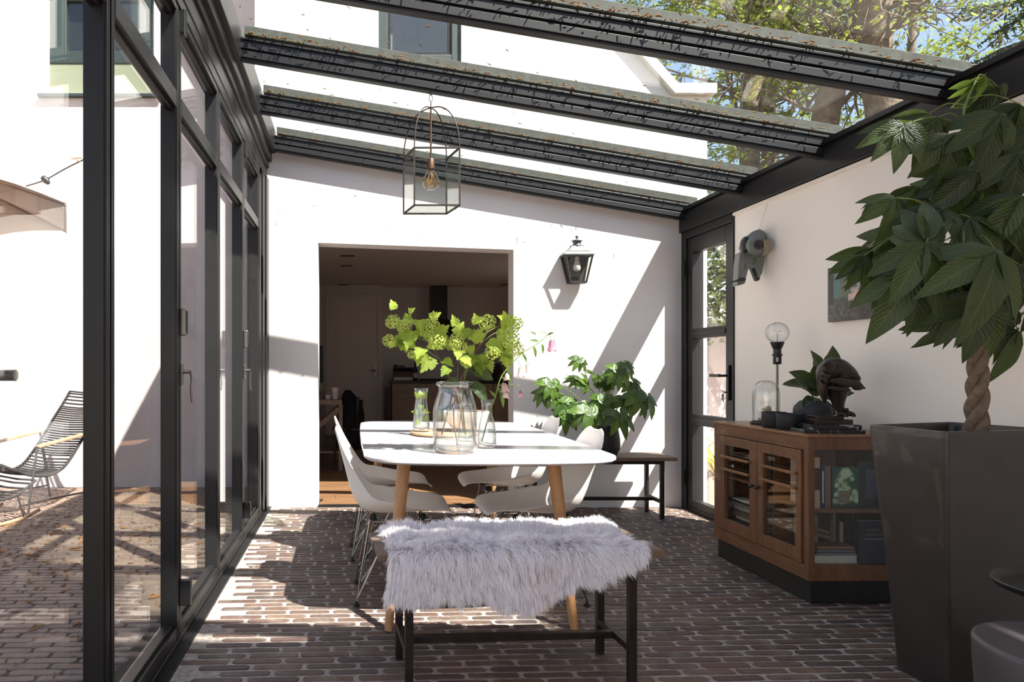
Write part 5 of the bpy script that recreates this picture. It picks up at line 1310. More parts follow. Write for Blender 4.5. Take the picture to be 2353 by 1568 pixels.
put('bowl', MB().lathe([(.05, 0), (.055, .004), (.09, .025), (.118, .06), (.128, .10), (.131, .112), (.128, .114), (.124, .108), (.112, .062), (.085, .03), (0, .02)], (X(1064, 3.88)+.02, 3.88, TZ+.021), 44), 'bowl', bw, smooth=True, ang=50)

# leaf with lobes for the guelder rose branches
def maple(seed):
    rg_ = random.Random(seed); mb = MB(); mb.uv = []
    half = [(.04, .0), (.20, .03), (.30, .0), (.34, .10), (.47, .15), (.40, .26), (.52, .40), (.40, .44), (.34, .52), (.40, .66), (.26, .66), (.24, .78), (.15, .80), (.11, .92)]
    half = [(x*rg_.uniform(.85, 1.12), y+rg_.uniform(-.03, .03)) for x, y in half]
    out = half+[(0, 1.05)]+[(-x*rg_.uniform(.85, 1.1), y) for x, y in reversed(half)]
    cv = rg_.uniform(.1, .5); fo = rg_.uniform(.1, .5)
    n_ = len(out); vs = [(0, .42, .0)]; uv = [(.5, .42)]
    for f_ in (.5, 1.0):
        for x, y in out:
            X_, Y_ = x*f_, .42+(y-.42)*f_
            vs.append((X_, Y_, fo*abs(X_)-cv*(Y_-.3)**2+(rg_.uniform(-.04, .04) if f_ == 1 else 0))); uv.append((.5+X_, Y_))
    fs = [(0, 1+i, 1+(i+1) % n_) for i in range(n_)]+[(1+i, 1+n_+i, 1+n_+(i+1) % n_, 1+(i+1) % n_) for i in range(n_)]
    fs = [tuple(reversed(f)) for f in fs]
    mb.add(vs, fs); mb.uv += uv
    me = mesh(mb, 'leaf', smooth=True, ang=180); me.materials.append(M['viburnum']); return me
map_ = [maple(s_) for s_ in range(5)]
def flower_head(seed, nfl=95):
    rg_ = random.Random(seed); mb = MB()
    for k in range(nfl):
        z = 1-2*(k+.5)/nfl; a = k*2.39996; r = math.sqrt(1-z*z)
        n_ = Vector((r*math.cos(a), r*math.sin(a), z*.85)); n_ += Vector((rg_.uniform(-.1, .1), rg_.uniform(-.1, .1), rg_.uniform(-.1, .1)))
        c0 = n_*.92; m4 = look(c0, Vector((-n_.y, n_.x, .01+rg_.uniform(-.3, .3))), n_, .17*rg_.uniform(.8, 1.15))
        P_ = [(0, 0, -.15)]
        for q in range(10):
            aa = 2*PI*q/10+.3; rr = 1.0 if q % 2 == 0 else .55; P_.append((rr*math.cos(aa), rr*math.sin(aa), .1 if q % 2 == 0 else -.02))
        mb.add([m4 @ Vector(p) for p in P_], [(0, 1+q, 1+(q+1) % 10) for q in range(10)])
    me = mesh(mb, 'flower_head'); me.materials.append(M['floret']); return me
heads = [flower_head(s_) for s_ in range(3)]
Yj = jy
def branch(lb, px_path, leaves, hds, twigs, r0=.0042):
    """px_path: (px, py, Y) from the foot in the jar to the tip"""
    foot = pw(*px_path[0]); t_ = thing('guelder_rose_branch', lb, 'branch', tuple(foot), 'guelder rose branches in the glass jar'); b0 = wloc(t_)
    path = catmull([pw(*p) for p in px_path], 6)
    put('stem', MB().tube(path, [r0*(1-.45*i/(len(path)-1)) for i in range(len(path))], 7), 'twig', t_, smooth=True)
    for tw in twigs:
        p_ = catmull([pw(*p) for p in tw], 5); put('twig', MB().tube(p_, .0018, 6), 'stem', t_, smooth=True)
    for px, py, Y, s_, dx, dz in leaves:
        P = pw(px, py, Y); m4 = look(P, (dx, -.35+rng.uniform(-.3, .3), dz), (rng.uniform(-.5, .5), -1, .5+rng.uniform(-.3, .5)), s_*1.18)
        mesh_obj('leaf', rng.choice(map_), t_, Matrix.Translation(-b0) @ m4)
    for px, py, Y, s_ in hds:
        mesh_obj('flower_head', rng.choice(heads), t_, Matrix.Translation(-b0) @ Matrix.Translation(pw(px, py, Y-.06)) @ Euler((rng.uniform(-.5, .5), rng.uniform(-.5, .5), rng.uniform(0, 6))).to_matrix().to_4x4() @ Matrix.Scale(s_*1.25, 4))
    return t_
branch('guelder rose branch leaning left out of the jar', [(1066, 990, 3.05), (1050, 900, 3.08), (1030, 862, 3.08), (1005, 815, 3.10), (980, 780, 3.12), (960, 750, 3.12)],
 [(905,712,3.1,.040,-.2,.9),(925,735,3.1,.055,.7,-.1),(940,722,3.1,.035,.5,.6),(962,735,3.05,.065,.1,-.7),(948,760,3.02,.08,-.3,-.8),(935,775,3.1,.06,-.8,-.3),(990,735,3.15,.05,.6,.5),(955,795,3.1,.055,-.8,.1),(985,790,3.05,.06,.6,-.2),(972,800,3.0,.055,-.4,-.5),(1000,760,3.05,.06,.6,-.4),(990,820,3.0,.07,-.5,-.8),(918,780,3.1,.045,.2,-1),(908,787,3.1,.03,-.6,-.6),(1005,790,3.1,.06,.7,.1),(965,812,3.1,.05,-.2,-1),(1010,770,3.0,.05,.5,.6),(940,800,3.1,.045,-.7,.2)],
 [(903,740,3.1,.030),(928,750,3.08,.031),(894,783,3.1,.026),(992,748,3.1,.032),(946,815,3.1,.018),(1005,785,3.05,.034),(985,770,3.12,.024)],
 [[(960,750,3.12),(940,740,3.1),(905,735,3.1)],[(985,785,3.12),(945,775,3.1),(900,783,3.1)],[(995,800,3.1),(965,805,3.1),(948,815,3.1)],[(980,780,3.12),(978,755,3.1),(990,745,3.1)],[(1010,825,3.1),(990,812,3.05),(975,800,3.0)]])
branch('guelder rose branch rising straight up from the jar', [(1052, 1030, 3.10), (1042, 950, 3.12), (1050, 895, 3.10), (1052, 850, 3.10), (1054, 800, 3.12), (1046, 760, 3.12)],
 [(1045,750,3.1,.045,-.2,.9),(1050,770,3.1,.055,.3,.7),(1062,770,3.05,.05,.8,.3),(1075,775,3.1,.05,.8,.0),(1035,800,3.05,.05,-.6,.3),(1060,820,3.0,.05,.5,-.4),(1040,835,3.05,.05,-.6,.1),(1075,830,3.05,.05,.6,.1),(1030,845,3.0,.045,-.5,-.5),(1068,845,3.1,.045,.5,.5),(1085,850,3.1,.045,.6,-.2),(1050,800,3.0,.05,0,-.6)],
 [(1050,780,3.1,.030),(1072,832,3.1,.026),(1045,790,3.05,.025),(1060,800,3.12,.028)], [[(1054,830,3.1),(1065,832,3.1),(1072,832,3.1)],[(1052,810,3.1),(1070,790,3.1),(1080,778,3.1)]])
branch('guelder rose branch leaning right out of the jar', [(1015, 1000, 3.10), (1040, 905, 3.12), (1060, 868, 3.10), (1085, 825, 3.10), (1110, 780, 3.12), (1125, 750, 3.12)],
 [(1098,745,3.1,.045,-.4,.8),(1105,765,3.1,.05,-.5,-.8),(1150,750,3.1,.05,.7,.2),(1168,755,3.05,.07,-.2,.6),(1140,775,3.1,.065,.4,.1),(1120,785,3.0,.07,.5,-.3),(1085,785,3.05,.065,.3,.4),(1150,800,3.1,.06,.6,-.6),(1160,815,3.1,.06,.2,-1),(1105,815,3.05,.06,.2,-1),(1118,830,3.05,.05,.4,-.8),(1090,810,3.1,.05,-.5,.2),(1160,738,3.1,.04,-.6,.4),(1130,800,3.1,.06,.7,.0),(1095,835,3.05,.05,.3,-.6)],
 [(1119,741,3.1,.034),(1180,745,3.1,.036),(1170,778,3.05,.040),(1184,801,3.08,.034),(1132,810,3.05,.029)],
 [[(1110,780,3.12),(1115,760,3.1),(1119,750,3.1)],[(1118,765,3.1),(1150,748,3.1),(1172,747,3.1)],[(1105,790,3.1),(1140,765,3.1),(1165,775,3.1)],[(1090,822,3.1),(1110,812,3.1),(1130,810,3.1)],[(1165,790,3.1),(1175,797,3.1),(1184,801,3.08)]])
hy_t = thing('broad_leaf_sprig', 'sprig with large rounded leaves at the right lip of the jar', 'sprig', tuple(pw(1070, 1000, 3.13)))
hp = catmull([pw(1070, 1000, 3.13), pw(1062, 920, 3.13), pw(1068, 865, 3.13), pw(1080, 840, 3.1)], 5)
put('stem', MB().tube(hp, .003, 6), 'stem', hy_t, smooth=True)
for px, py, s_, dx, dz in ((1080, 850, .115, .8, -.2), (1078, 878, .12, .7, -.55), (1060, 880, .08, -.7, .1), (1075, 850, .07, .6, .7)):
    mesh_obj('leaf', fid[0], hy_t, Matrix.Translation(-wloc(hy_t)) @ look(pw(px, py, 3.08), (dx, -.2, dz), (.2, -1, .7), s_))
# bellflower
bl = thing('bellflower_stem', 'arching bellflower stem with pink bells leaning right from the carafe', 'flower', tuple(pw(1107, 1015, 3.24)))
bpth = catmull([pw(1107, 1015, 3.25), pw(1125, 950, 3.24), pw(1140, 905, 3.22), pw(1150, 870, 3.2), pw(1172, 840, 3.2), pw(1200, 812, 3.2), pw(1232, 792, 3.2), pw(1255, 772, 3.2), pw(1248, 762, 3.2), pw(1240, 768, 3.2)], 6)
put('stem', MB().tube(bpth, [.0035*(1-.6*i/len(bpth)) for i in range(len(bpth))], 7), 'stem', bl, smooth=True)
def bell(P, s_, mat, d=(0, 0, -1)):
    mb = MB(); vs = []; n_ = 15
    prof = [(.10, 0), (.26, .12), (.33, .35), (.36, .65), (.42, .9), (.50, 1.02)]
    for i, (r, l) in enumerate(prof):
        for j in range(n_):
            a = 2*PI*j/n_; rr = r*(1+(.12*math.cos(5*a) if i > 3 else 0)); ll = l+(.10*math.cos(5*a) if i == 5 else 0); vs.append((rr*math.cos(a), ll, rr*math.sin(a)))
    mb.add(vs, [(i*n_+j, i*n_+(j+1) % n_, (i+1)*n_+(j+1) % n_, (i+1)*n_+j) for i in range(5) for j in range(n_)]).xf(look(P, d, (0, -1, .1), s_))
    put('bell', mb, mat, bl, smooth=True, ang=180)
    mb = MB()
    for q in range(5):
        a = 2*PI*q/5; vs, fs, uv = blade(.55, .28, .3, .1, 4, 3)
        mb.add([look(P, d, (0, -1, .1), s_) @ (Matrix.Rotation(a, 4, 'Y') @ Matrix.Translation((0, -.05, .12)) @ Matrix.Rotation(.5, 4, 'X') @ Vector(v)) for v in vs], fs)
    put('calyx', mb, 'fatsia', bl, smooth=True)
for px, py, s_, mt_, fr_ in ((1269, 782, .050, 'bell', (1262, 772)), (1197, 845, .042, 'bell_pale', (1190, 828)), (1212, 838, .036, 'bell_pale', (1203, 820)), (1157, 880, .042, 'bell_pale', (1158, 868)), (1162, 898, .034, 'bell_pale', (1160, 886)), (1196, 900, .024, 'bell', (1190, 885)), (1165, 858, .032, 'bell_pale', (1166, 850))):
    P = pw(px, py, 3.2); bell(P, s_, mt_, (rng.uniform(-.15, .25), -.1, -1))
    near = min(bpth, key=lambda q_: (q_-P).length+abs(q_.z-P.z-.03)*.5)
    put('flower_stalk', MB().tube(catmull([near, pw(fr_[0], fr_[1], 3.2), P], 4), .0014, 5), 'stem', bl, smooth=True)
lm = []
for q in range(2):
    mb = MB(); mb.uv = []; add_blade(mb, Matrix.Identity(4), 1, .3, .3, .3, n=7, m=5, wave=.1); me = mesh(mb, 'leaf', smooth=True, ang=180); me.materials.append(M['fatsia']); lm.append(me)
for px, py, s_, dx, dz in ((1150,905,.07,.3,-1),(1145,890,.06,.4,-.9),(1168,850,.06,.3,-1),(1200,812,.05,.5,-.8),(1225,795,.06,.3,-.9),(1238,785,.045,-.8,.2),(1245,790,.05,.2,-1),(1180,838,.05,-.6,.6),(1258,770,.035,.6,.3),(1140,915,.05,-.3,.4),(1155,868,.05,.5,-.2),(1232,770,.035,-.7,.5)):
    mesh_obj('leaf', rng.choice(lm), bl, Matrix.Translation(-wloc(bl)) @ look(pw(px, py, 3.2), (dx, -.2, dz), (.2, -1, .4), s_))
# sprigs inside the left carafe
sg = thing('leafy_sprig', 'leafy green sprig inside the carafe on the round board', 'sprig', tuple(pw(968, 970, 3.86)))
put('stem', MB().tube(catmull([pw(980, 972, 3.86), pw(966, 945, 3.86), pw(968, 905, 3.86)], 5), .002, 6), 'stem', sg, smooth=True)
for px, py, s_, dx, dz in ((962,915,.05,-.5,.5),(972,915,.05,.5,.5),(966,912,.045,0,1),(960,948,.045,-.8,.1),(972,945,.045,.8,-.1),(964,968,.045,-.5,-.2),(973,966,.045,.5,.3),(968,930,.04,-.4,-.6)):
    mesh_obj('leaf', rng.choice(map_), sg, Matrix.Translation(-wloc(sg)) @ look(pw(px, py, 3.86), (dx*.6, -.1, dz), (.1, -1, .5), s_*.8))
# ------------------------------------------------------------ kitchen contents
KY0, KY1, WT = 10.98, 11.58, .92
wt = tag(put('worktop', MB().box(K(898, KY0), kx1-.01, KY0-.02, KY1, WT-.04, WT), 'worktop', loc=(1.6, 11.2, .88), bevel=.003), 'dark stone worktop along the far kitchen wall', 'worktop')
xs_ = [K(901, KY0), K(978, KY0), K(1056, KY0), K(1134, KY0), kx1-.012]
wh = ['leftmost taupe base cabinet, beside the striped towel', 'taupe base cabinet under the hob, seen through the carafe', 'taupe base cabinet right of the hob', 'rightmost taupe base cabinet near the opening edge']
for i in range(4):
    a, b_ = xs_[i]+.002, xs_[i+1]-.002
    t_ = thing('base_cabinet', wh[i], 'cabinet', ((a+b_)/2, 11.3, .015), 'kitchen base cabinets')
    put('body', MB().box(a, b_, KY0+.02, KY1, .12, WT-.041).box(a+.01, b_-.01, KY0+.07, KY1, .016, .12), 'cupboard', t_)
    d = put('drawer', MB().box(a+.003, b_-.003, KY0, KY0+.019, WT-.20, WT-.045), 'cupboard', t_, bevel=.002)
    put('handle', MB().box((a+b_)/2-.13, (a+b_)/2+.13, KY0-.02, KY0-.008, WT-.125, WT-.113).box((a+b_)/2-.12, (a+b_)/2-.11, KY0-.01, KY0, WT-.125, WT-.113).box((a+b_)/2+.11, (a+b_)/2+.12, KY0-.01, KY0, WT-.125, WT-.113), 'steel', d)
    d = put('door', MB().box(a+.003, b_-.003, KY0, KY0+.019, .125, WT-.206), 'cupboard', t_, bevel=.002)
    put('handle', MB().box((a+b_)/2-.13, (a+b_)/2+.13, KY0-.02, KY0-.008, WT-.26, WT-.248).box((a+b_)/2-.12, (a+b_)/2-.11, KY0-.01, KY0, WT-.26, WT-.248).box((a+b_)/2+.11, (a+b_)/2+.12, KY0-.01, KY0, WT-.26, WT-.248), 'steel', d)
hd_ = thing('cooker_hood', 'dark steel cooker hood with chimney above the hob', 'hood', (K(1009, 11.4), 11.4, 1.7))
hx = K(1009, 11.35)
put('chimney', MB().box(hx-.135, hx+.135, 11.32, 11.59, Z(733, 11.3), kz), 'worktop', hd_, bevel=.003)
z0_, z1_ = Z(772, 11.2), Z(733, 11.3)
put('canopy', MB().hexa([(hx-.45, 11.08, z0_+.04), (hx+.45, 11.08, z0_+.04), (hx+.45, 11.59, z0_+.04), (hx-.45, 11.59, z0_+.04)], [(hx-.135, 11.32, z1_), (hx+.135, 11.32, z1_), (hx+.135, 11.59, z1_), (hx-.135, 11.59, z1_)]).box(hx-.45, hx+.45, 11.08, 11.59, z0_, z0_+.04), 'worktop', hd_)
tt = thing('bread_bin', 'steel roll front bin on the worktop left of the bottle', 'bin', (K(926, 11.2), 11.25, WT))
put('body', MB().prism([(11.1, WT+.002), (11.45, WT+.002), (11.45, WT+.20), (11.25, WT+.20), (11.15, WT+.15), (11.1, WT+.06)], K(904, 11.2), K(949, 11.2), 'x'), 'steel', tt, bevel=.006)
put('lid_rail', MB().box(K(904, 11.2), K(949, 11.2), 11.2, 11.4, WT+.201, WT+.22), 'black', tt, bevel=.003)
pieces('trays', MB().box(K(905, 11.2), K(916, 11.2), 11.25, 11.35, WT+.221, WT+.26).box(K(918, 11.2), K(930, 11.2), 11.25, 11.35, WT+.221, WT+.25), 'grey_dark', tt)
bo = thing('dark_bottle', 'dark bottle with pale label on the worktop beside the steel bin', 'bottle', (K(954, 11.1), 11.1, WT))
put('bottle', MB().lathe([(.036, 0), (.038, .01), (.038, .17), (.028, .21), (.014, .24), (.013, .30), (.015, .305), (.015, .32), (0, .32)], (K(954, 11.1), 11.1, WT+.001), 20), 'black', bo, smooth=True, ang=40)
put('bottle_label', MB().lathe([(.0385, .05), (.0385, .13)], (K(954, 11.1), 11.1, WT+.001), 20), 'bulb_white', bo, smooth=True)
hb_ = thing('hob', 'black hob with pan supports under the cooker hood', 'hob', (hx, 11.25, WT))
pieces('hob_plate', MB().box(K(966, 11.2), K(1030, 11.2), 11.05, 11.5, WT+.001, WT+.012), 'black', hb_, bevel=.002)
for q in range(3):
    xq = K(978+q*20, 11.2); pieces('pan_support', MB().box(xq-.10, xq+.10, 11.15, 11.165, WT+.012, WT+.03).box(xq-.007, xq+.007, 11.08, 11.4, WT+.02, WT+.03).box(xq-.10, xq+.10, 11.32, 11.335, WT+.012, WT+.03), 'iron', hb_)
kt = thing('coffee_machine', 'round dark coffee machine on the worktop near the right opening edge', 'appliance', (K(1143, 11.1), 11.2, WT))
kxx = K(1143, 11.15)
put('body', MB().tube([(kxx, 11.05, WT+.17), (kxx, 11.2, WT+.19), (kxx, 11.35, WT+.17)], [.06, .085, .06], 18).box(kxx-.05, kxx+.05, 11.2, 11.35, WT+.002, WT+.15), 'black', kt, smooth=True, ang=40)
put('drip_tray', MB().box(kxx-.06, kxx+.06, 11.0, 11.35, WT+.001, WT+.025), 'grey_dark', kt, bevel=.004)
put('handle', MB().tube([(kxx-.05, 11.15, WT+.27), (kxx, 11.15, WT+.285), (kxx+.05, 11.15, WT+.27)], .008, 8), 'steel', kt)
tw = thing('striped_towel', 'striped towel hanging at the left end of the base cabinets', 'towel', (K(893, 10.95), 10.95, .8))
rows = [[(K(885+1.5*j, 10.98), 10.93+.02*math.sin(j*1.8)+.004*i, .80-.055*i+(.01 if j % 2 else 0)) for j in range(9)] for i in range(10)]
put('cloth', MB().grid(rows), 'towel', tw, smooth=True, ang=180, solid=.006)
put('hook_rail', MB().tube([(K(884, 10.98), 10.94, .81), (K(899, 10.98), 10.96, .81)], .008, 8), 'steel', tw)
# trestle desk, glass, chair with a jacket
dk = thing('trestle_desk', 'grey wooden trestle desk just inside the kitchen on the left', 'desk', (-.38, 7.75, .015))
zd = Z(916, 7.74)
put('desk_top', MB().box(-.70, K(787, 7.7), 7.35, 8.05, zd-.05, zd), 'grey_wood', dk, bevel=.003)
for (xa, ya) in ((-.16, 7.42), (-.16, 7.98), (-.66, 7.42), (-.66, 7.98)):
    put('leg', MB().box(xa, xa+.045, ya-.02, ya+.025, .015, zd-.05), 'grey_wood', dk, bevel=.002)
put('brace', MB().bar((-.60, 7.42, .30), (-.16, 7.42, zd-.10), .05, .02, (0, 1, 0)), 'grey_wood', dk)
put('brace', MB().bar((-.60, 7.98, .30), (-.16, 7.98, zd-.10), .05, .02, (0, 1, 0)), 'grey_wood', dk)
put('lower_shelf', MB().box(-.66, -.13, 7.45, 8.0, .20, .22), 'grey_wood', dk)
gk = thing('ribbed_glass', 'ribbed drinking glass on the trestle desk', 'glass', (K(770, 7.5), 7.5, zd))
put('glass', MB().lathe([(.03, 0), (.034, .003), (.042, .13), (.040, .13), (.032, .008), (0, .006)], (K(770, 7.5), 7.5, zd+.001), 20), 'bulb_white', gk, smooth=True, ang=40)
mg_ = thing('small_white_box', 'small white and red box on the desk left of the ribbed glass', 'box', (K(755, 7.5), 7.5, zd))
put('carton', MB().box(K(749, 7.5), K(759, 7.5), 7.45, 7.55, zd+.001, zd+.05), 'bulb_white', mg_, bevel=.002)
jc = thing('desk_chair', 'slim dark chair at the trestle desk under a black jacket', 'chair', (K(808, 7.6), 7.6, .015))
cxk = K(806, 7.6)
for sx in (-.19, .17):
    for sy in (-.18, .18): put('leg', MB().tube([(cxk+sx, 7.6+sy, .015), (cxk+sx*.85, 7.6+sy*.85, .45)], .012, 8), 'black', jc, smooth=True)
put('seat', MB().box(cxk-.2, cxk+.2, 7.4, 7.8, .45, .475), 'black', jc, bevel=.01)
put('backrest', MB().box(cxk+.06, cxk+.10, 7.43, 7.77, .475, .80), 'black', jc, bevel=.01)
jk = thing('black_jacket', 'black quilted jacket hung over the desk chair in the kitchen', 'jacket', (cxk, 7.6, .5))
rows = []
for i in range(15):
    t_ = i/14; z = Z(898+(1035-898)*t_, 7.45); hw = .03+.115*min(1, t_*2.6)**.7-.02*max(0, t_-.6)
    c0 = cxk-.035+.05*min(1, t_*3)-.03*t_; row = []
    for j in range(20):
        q = 2*PI*j/20; r_ = 1+.07*math.sin(q*5+t_*7)+.05*math.sin(t_*30)*.5; row.append((c0+hw*math.cos(q)*r_, 7.6+.20*min(1, .3+t_*2)*math.sin(q)*r_, z))
    rows.append(row+[row[0]])
put('jacket_body', MB().grid(rows), 'jacket', jk, smooth=True, ang=180)
rows = []
for i in range(9):
    t_ = i/8; row = []
    for j in range(12):
        q = 2*PI*j/12; row.append((cxk+.10+.035*math.cos(q)-.02*t_, 7.47+.05*math.sin(q), Z(920+90*t_, 7.45)))
    rows.append(row+[row[0]])
put('sleeve', MB().grid(rows), 'jacket', jk, smooth=True, ang=180)
tv = thing('flat_screen', 'dark flat screen edge on the left kitchen wall', 'screen', (-.68, 8.6, 1.2))
put('screen', MB().box(-.70, K(742, 8.6), 8.58, 8.64, Z(880, 8.6), Z(795, 8.6)), 'black', tv, bevel=.004)
put('screen_foot', MB().box(-.62, -.44, 8.55, 8.75, zd+.02, Z(880, 8.6)), 'black', tv)
sb_ = thing('media_sideboard', 'low sideboard under the flat screen', 'sideboard', (-.55, 8.9, .015))
put('body', MB().box(-.71, -.40, 8.35, 9.6, .10, zd+.019), 'grey_wood', sb_, bevel=.004)
pieces('feet', MB().box(-.70, -.66, 8.4, 8.44, .015, .1).box(-.46, -.42, 8.4, 8.44, .015, .1).box(-.70, -.66, 9.5, 9.54, .015, .1).box(-.46, -.42, 9.5, 9.54, .015, .1), 'black', sb_)

# ------------------------------------------------------------ terrace: lounge chair, footstool, parasol, cord
lc = thing('lounge_chair', 'black cord slatted lounge chair with wooden arms on the terrace', 'chair', (-2.7, 5.75, 0))
Jn = Vector((-2.80, 5.72, .32)); fv = Vector((-.48, -.87, 0)).normalized(); wv = Vector((.87, -.48, 0)).normalized()
W_ = .50
prof_b = [(-.50, .60), (-.43, .50), (-.33, .37), (-.22, .22), (-.11, .08), (-.02, .0), (.10, -.03), (.25, -.01), (.40, .05), (.50, .10)]
cp_ = catmull([(a, b_, 0) for a, b_ in prof_b], 8)
def lp(q, w_): return Jn+(fv)*q[0]+Vector((0, 0, q[1]))+wv*(w_-W_*.0)
acc = 0; last = cp_[0]; 
for q in cp_:
    if (q-last).length >= .0195 or q is cp_[0]:
        last = q
        put('cord_slat', MB().tube([lp(q, 0), lp((q[0]+.010, q[1]-.006), W_*.25), lp((q[0]+.014, q[1]-.010), W_*.5), lp((q[0]+.010, q[1]-.006), W_*.75), lp(q, W_)], .0078, 6), 'rope', lc, smooth=True)
for w_ in (0, W_):
    put('side_rail', MB().tube([lp(q, w_)+Vector((0, 0, -.008)) for q in cp_[::3]], .012, 8), 'rope', lc, smooth=True)
for w_ in (-.03, W_+.03):
    a0 = lp((-.22, .26), w_); a1 = lp((.22, .20), w_)
    put('armrest', MB().bar(a0, a1, .055, .022), 'teak', lc, bevel=.006)
    f0 = lp((.30, 0), w_); f0.z = .0; f1 = lp((-.32, 0), w_); f1.z = 0
    put('leg', MB().tube([f0, a1+Vector((0, 0, -.01))], .010, 8), 'steel', lc, smooth=True)
    put('leg', MB().tube([f1, a0+Vector((0, 0, -.01))], .010, 8), 'steel', lc, smooth=True)
    put('cross_rail', MB().tube([lp((.28, -.22), w_), lp((-.30, -.22), w_)], .008, 8), 'steel', lc, smooth=True)
    put('side_rod', MB().tube([lp((-.30, -.10), w_), lp((-.22, .24), w_)], .008, 8), 'steel', lc, smooth=True)
fs_ = thing('footstool', 'small slatted cord footstool in front of the lounge chair', 'footstool', (-2.75, 5.0, 0))
Jf = Vector((-2.88, 5.10, .20)); 
pf = catmull([(-.25, .09, 0), (-.12, .015, 0), (0, -.01, 0), (.12, .0, 0), (.25, .05, 0)], 6); last = pf[0]
def lpf(q, w_): return Jf+fv*q[0]+Vector((0, 0, q[1]))+wv*w_
for q in pf:
    if (q-last).length >= .03 or q is pf[0]:
        last = q; put('cord_slat', MB().tube([lpf(q, 0), lpf((q[0], q[1]-.008), .22), lpf(q, .44)], .008, 6), 'rope', fs_, smooth=True)
for w_ in (0, .44):
    put('side_rail', MB().tube([lpf(q, w_) for q in pf[::2]], .011, 8), 'rope', fs_, smooth=True)
    put('runner', MB().tube([lpf((.28, -.185), w_)+Vector((0, 0, .05)), lpf((.15, -.185), w_)+Vector((0, 0, .008)), lpf((0, -.185), w_), lpf((-.15, -.185), w_)+Vector((0, 0, .008)), lpf((-.28, -.185), w_)+Vector((0, 0, .05))], .014, 8), 'teak', fs_, smooth=True)
    put('leg', MB().tube([lpf((.15, -.17), w_), lpf((.10, .0), w_)], .007, 8), 'steel', fs_)
    put('leg', MB().tube([lpf((-.15, -.17), w_), lpf((-.10, .0), w_)], .007, 8), 'steel', fs_)
# parasol
pc = Vector((-2.95, 4.2, 0)); 
pr_ = thing('parasol', 'beige canvas parasol at the left edge of the terrace', 'parasol', tuple(pc))
tip = pw(152, 468, 4.2); R1 = (tip-pc).length if False else abs(tip.x-pc.x)
apex = tip.z+.42
for k in range(8):
    a0, a1 = 2*PI*k/8, 2*PI*(k+1)/8
    P0_, P1_ = Vector((pc.x+R1*math.cos(a0), pc.y+R1*math.sin(a0), tip.z)), Vector((pc.x+R1*math.cos(a1), pc.y+R1*math.sin(a1), tip.z))
    ap_ = Vector((pc.x, pc.y, apex)); rows = []
    for i in range(7):
        t_ = i/6; rows.append([tuple((ap_*(1-t_)+(P0_*(1-s_)+P1_*s_)*t_)+Vector((0, 0, -.05*math.sin(PI*t_)*math.sin(PI*s_)+.03*math.sin(PI*s_)*t_))) for s_ in (0, .2, .4, .6, .8, 1)])
    put('canopy_panel', MB().grid(rows), 'canopy', pr_, smooth=True, ang=180, solid=.002)
    put('rib', MB().tube([ap_+Vector((0, 0, -.02)), P0_+Vector((0, 0, -.012))], .006, 6), 'teak', pr_)
put('pole', MB().tube([(pc.x, pc.y, .05), (pc.x, pc.y, apex)], .02, 12), 'teak', pr_, smooth=True)
put('base', MB().lathe([(.22, 0), (.22, .05), (.04, .07), (.03, .2)], tuple(pc), 24), 'black', pr_, smooth=True, ang=40)
cd = thing('light_cord', 'black festoon cord with a lamp holder by the parasol', 'cord', tuple(pw(103, 413, 4.6)))
put('cord', MB().tube(catmull([pw(60, 428, 4.6), pw(103, 414, 4.6), pw(150, 388, 4.6), pw(186, 370, 4.6), pw(230, 350, 4.6)], 5), .0045, 6), 'black', cd, smooth=True)
put('lamp_holder', MB().tube([pw(98, 408, 4.6), pw(106, 415, 4.6), pw(112, 422, 4.6)], [.018, .024, .012], 12), 'black', cd, smooth=True)
put('wall_hook', MB().tube([pw(186, 370, 4.6), pw(163, 364, 4.6), pw(188, 362, 4.6)], .01, 6), 'canopy', cd)
lt = thing('terrace_light', 'black tubular wall light reaching in at the left edge', 'lamp', tuple(pw(0, 863, 5.2)))
put('tube', MB().tube([pw(-260, 863, 5.2), pw(34, 863, 5.2)], .043, 20), 'black', lt, smooth=True, ang=40)
put('tube_stand', MB().tube([pw(-240, 866, 5.2), (pw(-240, 863, 5.2).x, 5.2, 0)], .02, 10), 'black', lt, smooth=True)
put('tube_rim', MB().tube([pw(34, 863, 5.2), pw(36, 863, 5.2)], .045, 20), 'black', lt)
# fallen leaves on the terrace
rng = random.Random(77); mb = MB()
for k in range(420):
    x = rng.uniform(-3.6, -.9); y = rng.uniform(2.2, 6.3)
    if rng.random() < .5: x = -1.9+rng.gauss(0, .45); y = 4.2+rng.gauss(0, .5)
    if not (-4 < x < -.9 and 1.5 < y < 6.4): continue
    a = rng.uniform(0, 2*PI); L = rng.uniform(.012, .045); w_ = L*rng.uniform(.12, .4)
    d = Vector((math.cos(a), math.sin(a), 0)); n_ = Vector((-d.y, d.x, 0)); c0 = Vector((x, y, .004))
    mb.add([c0-d*L, c0+n_*w_+Vector((0, 0, rng.uniform(0, .008))), c0+d*L+Vector((0, 0, rng.uniform(0, .01))), c0-n_*w_], [(0, 1, 2, 3)])
put('leaf_litter', mb, 'litter', terrace, kind='stuff', solid=.001)

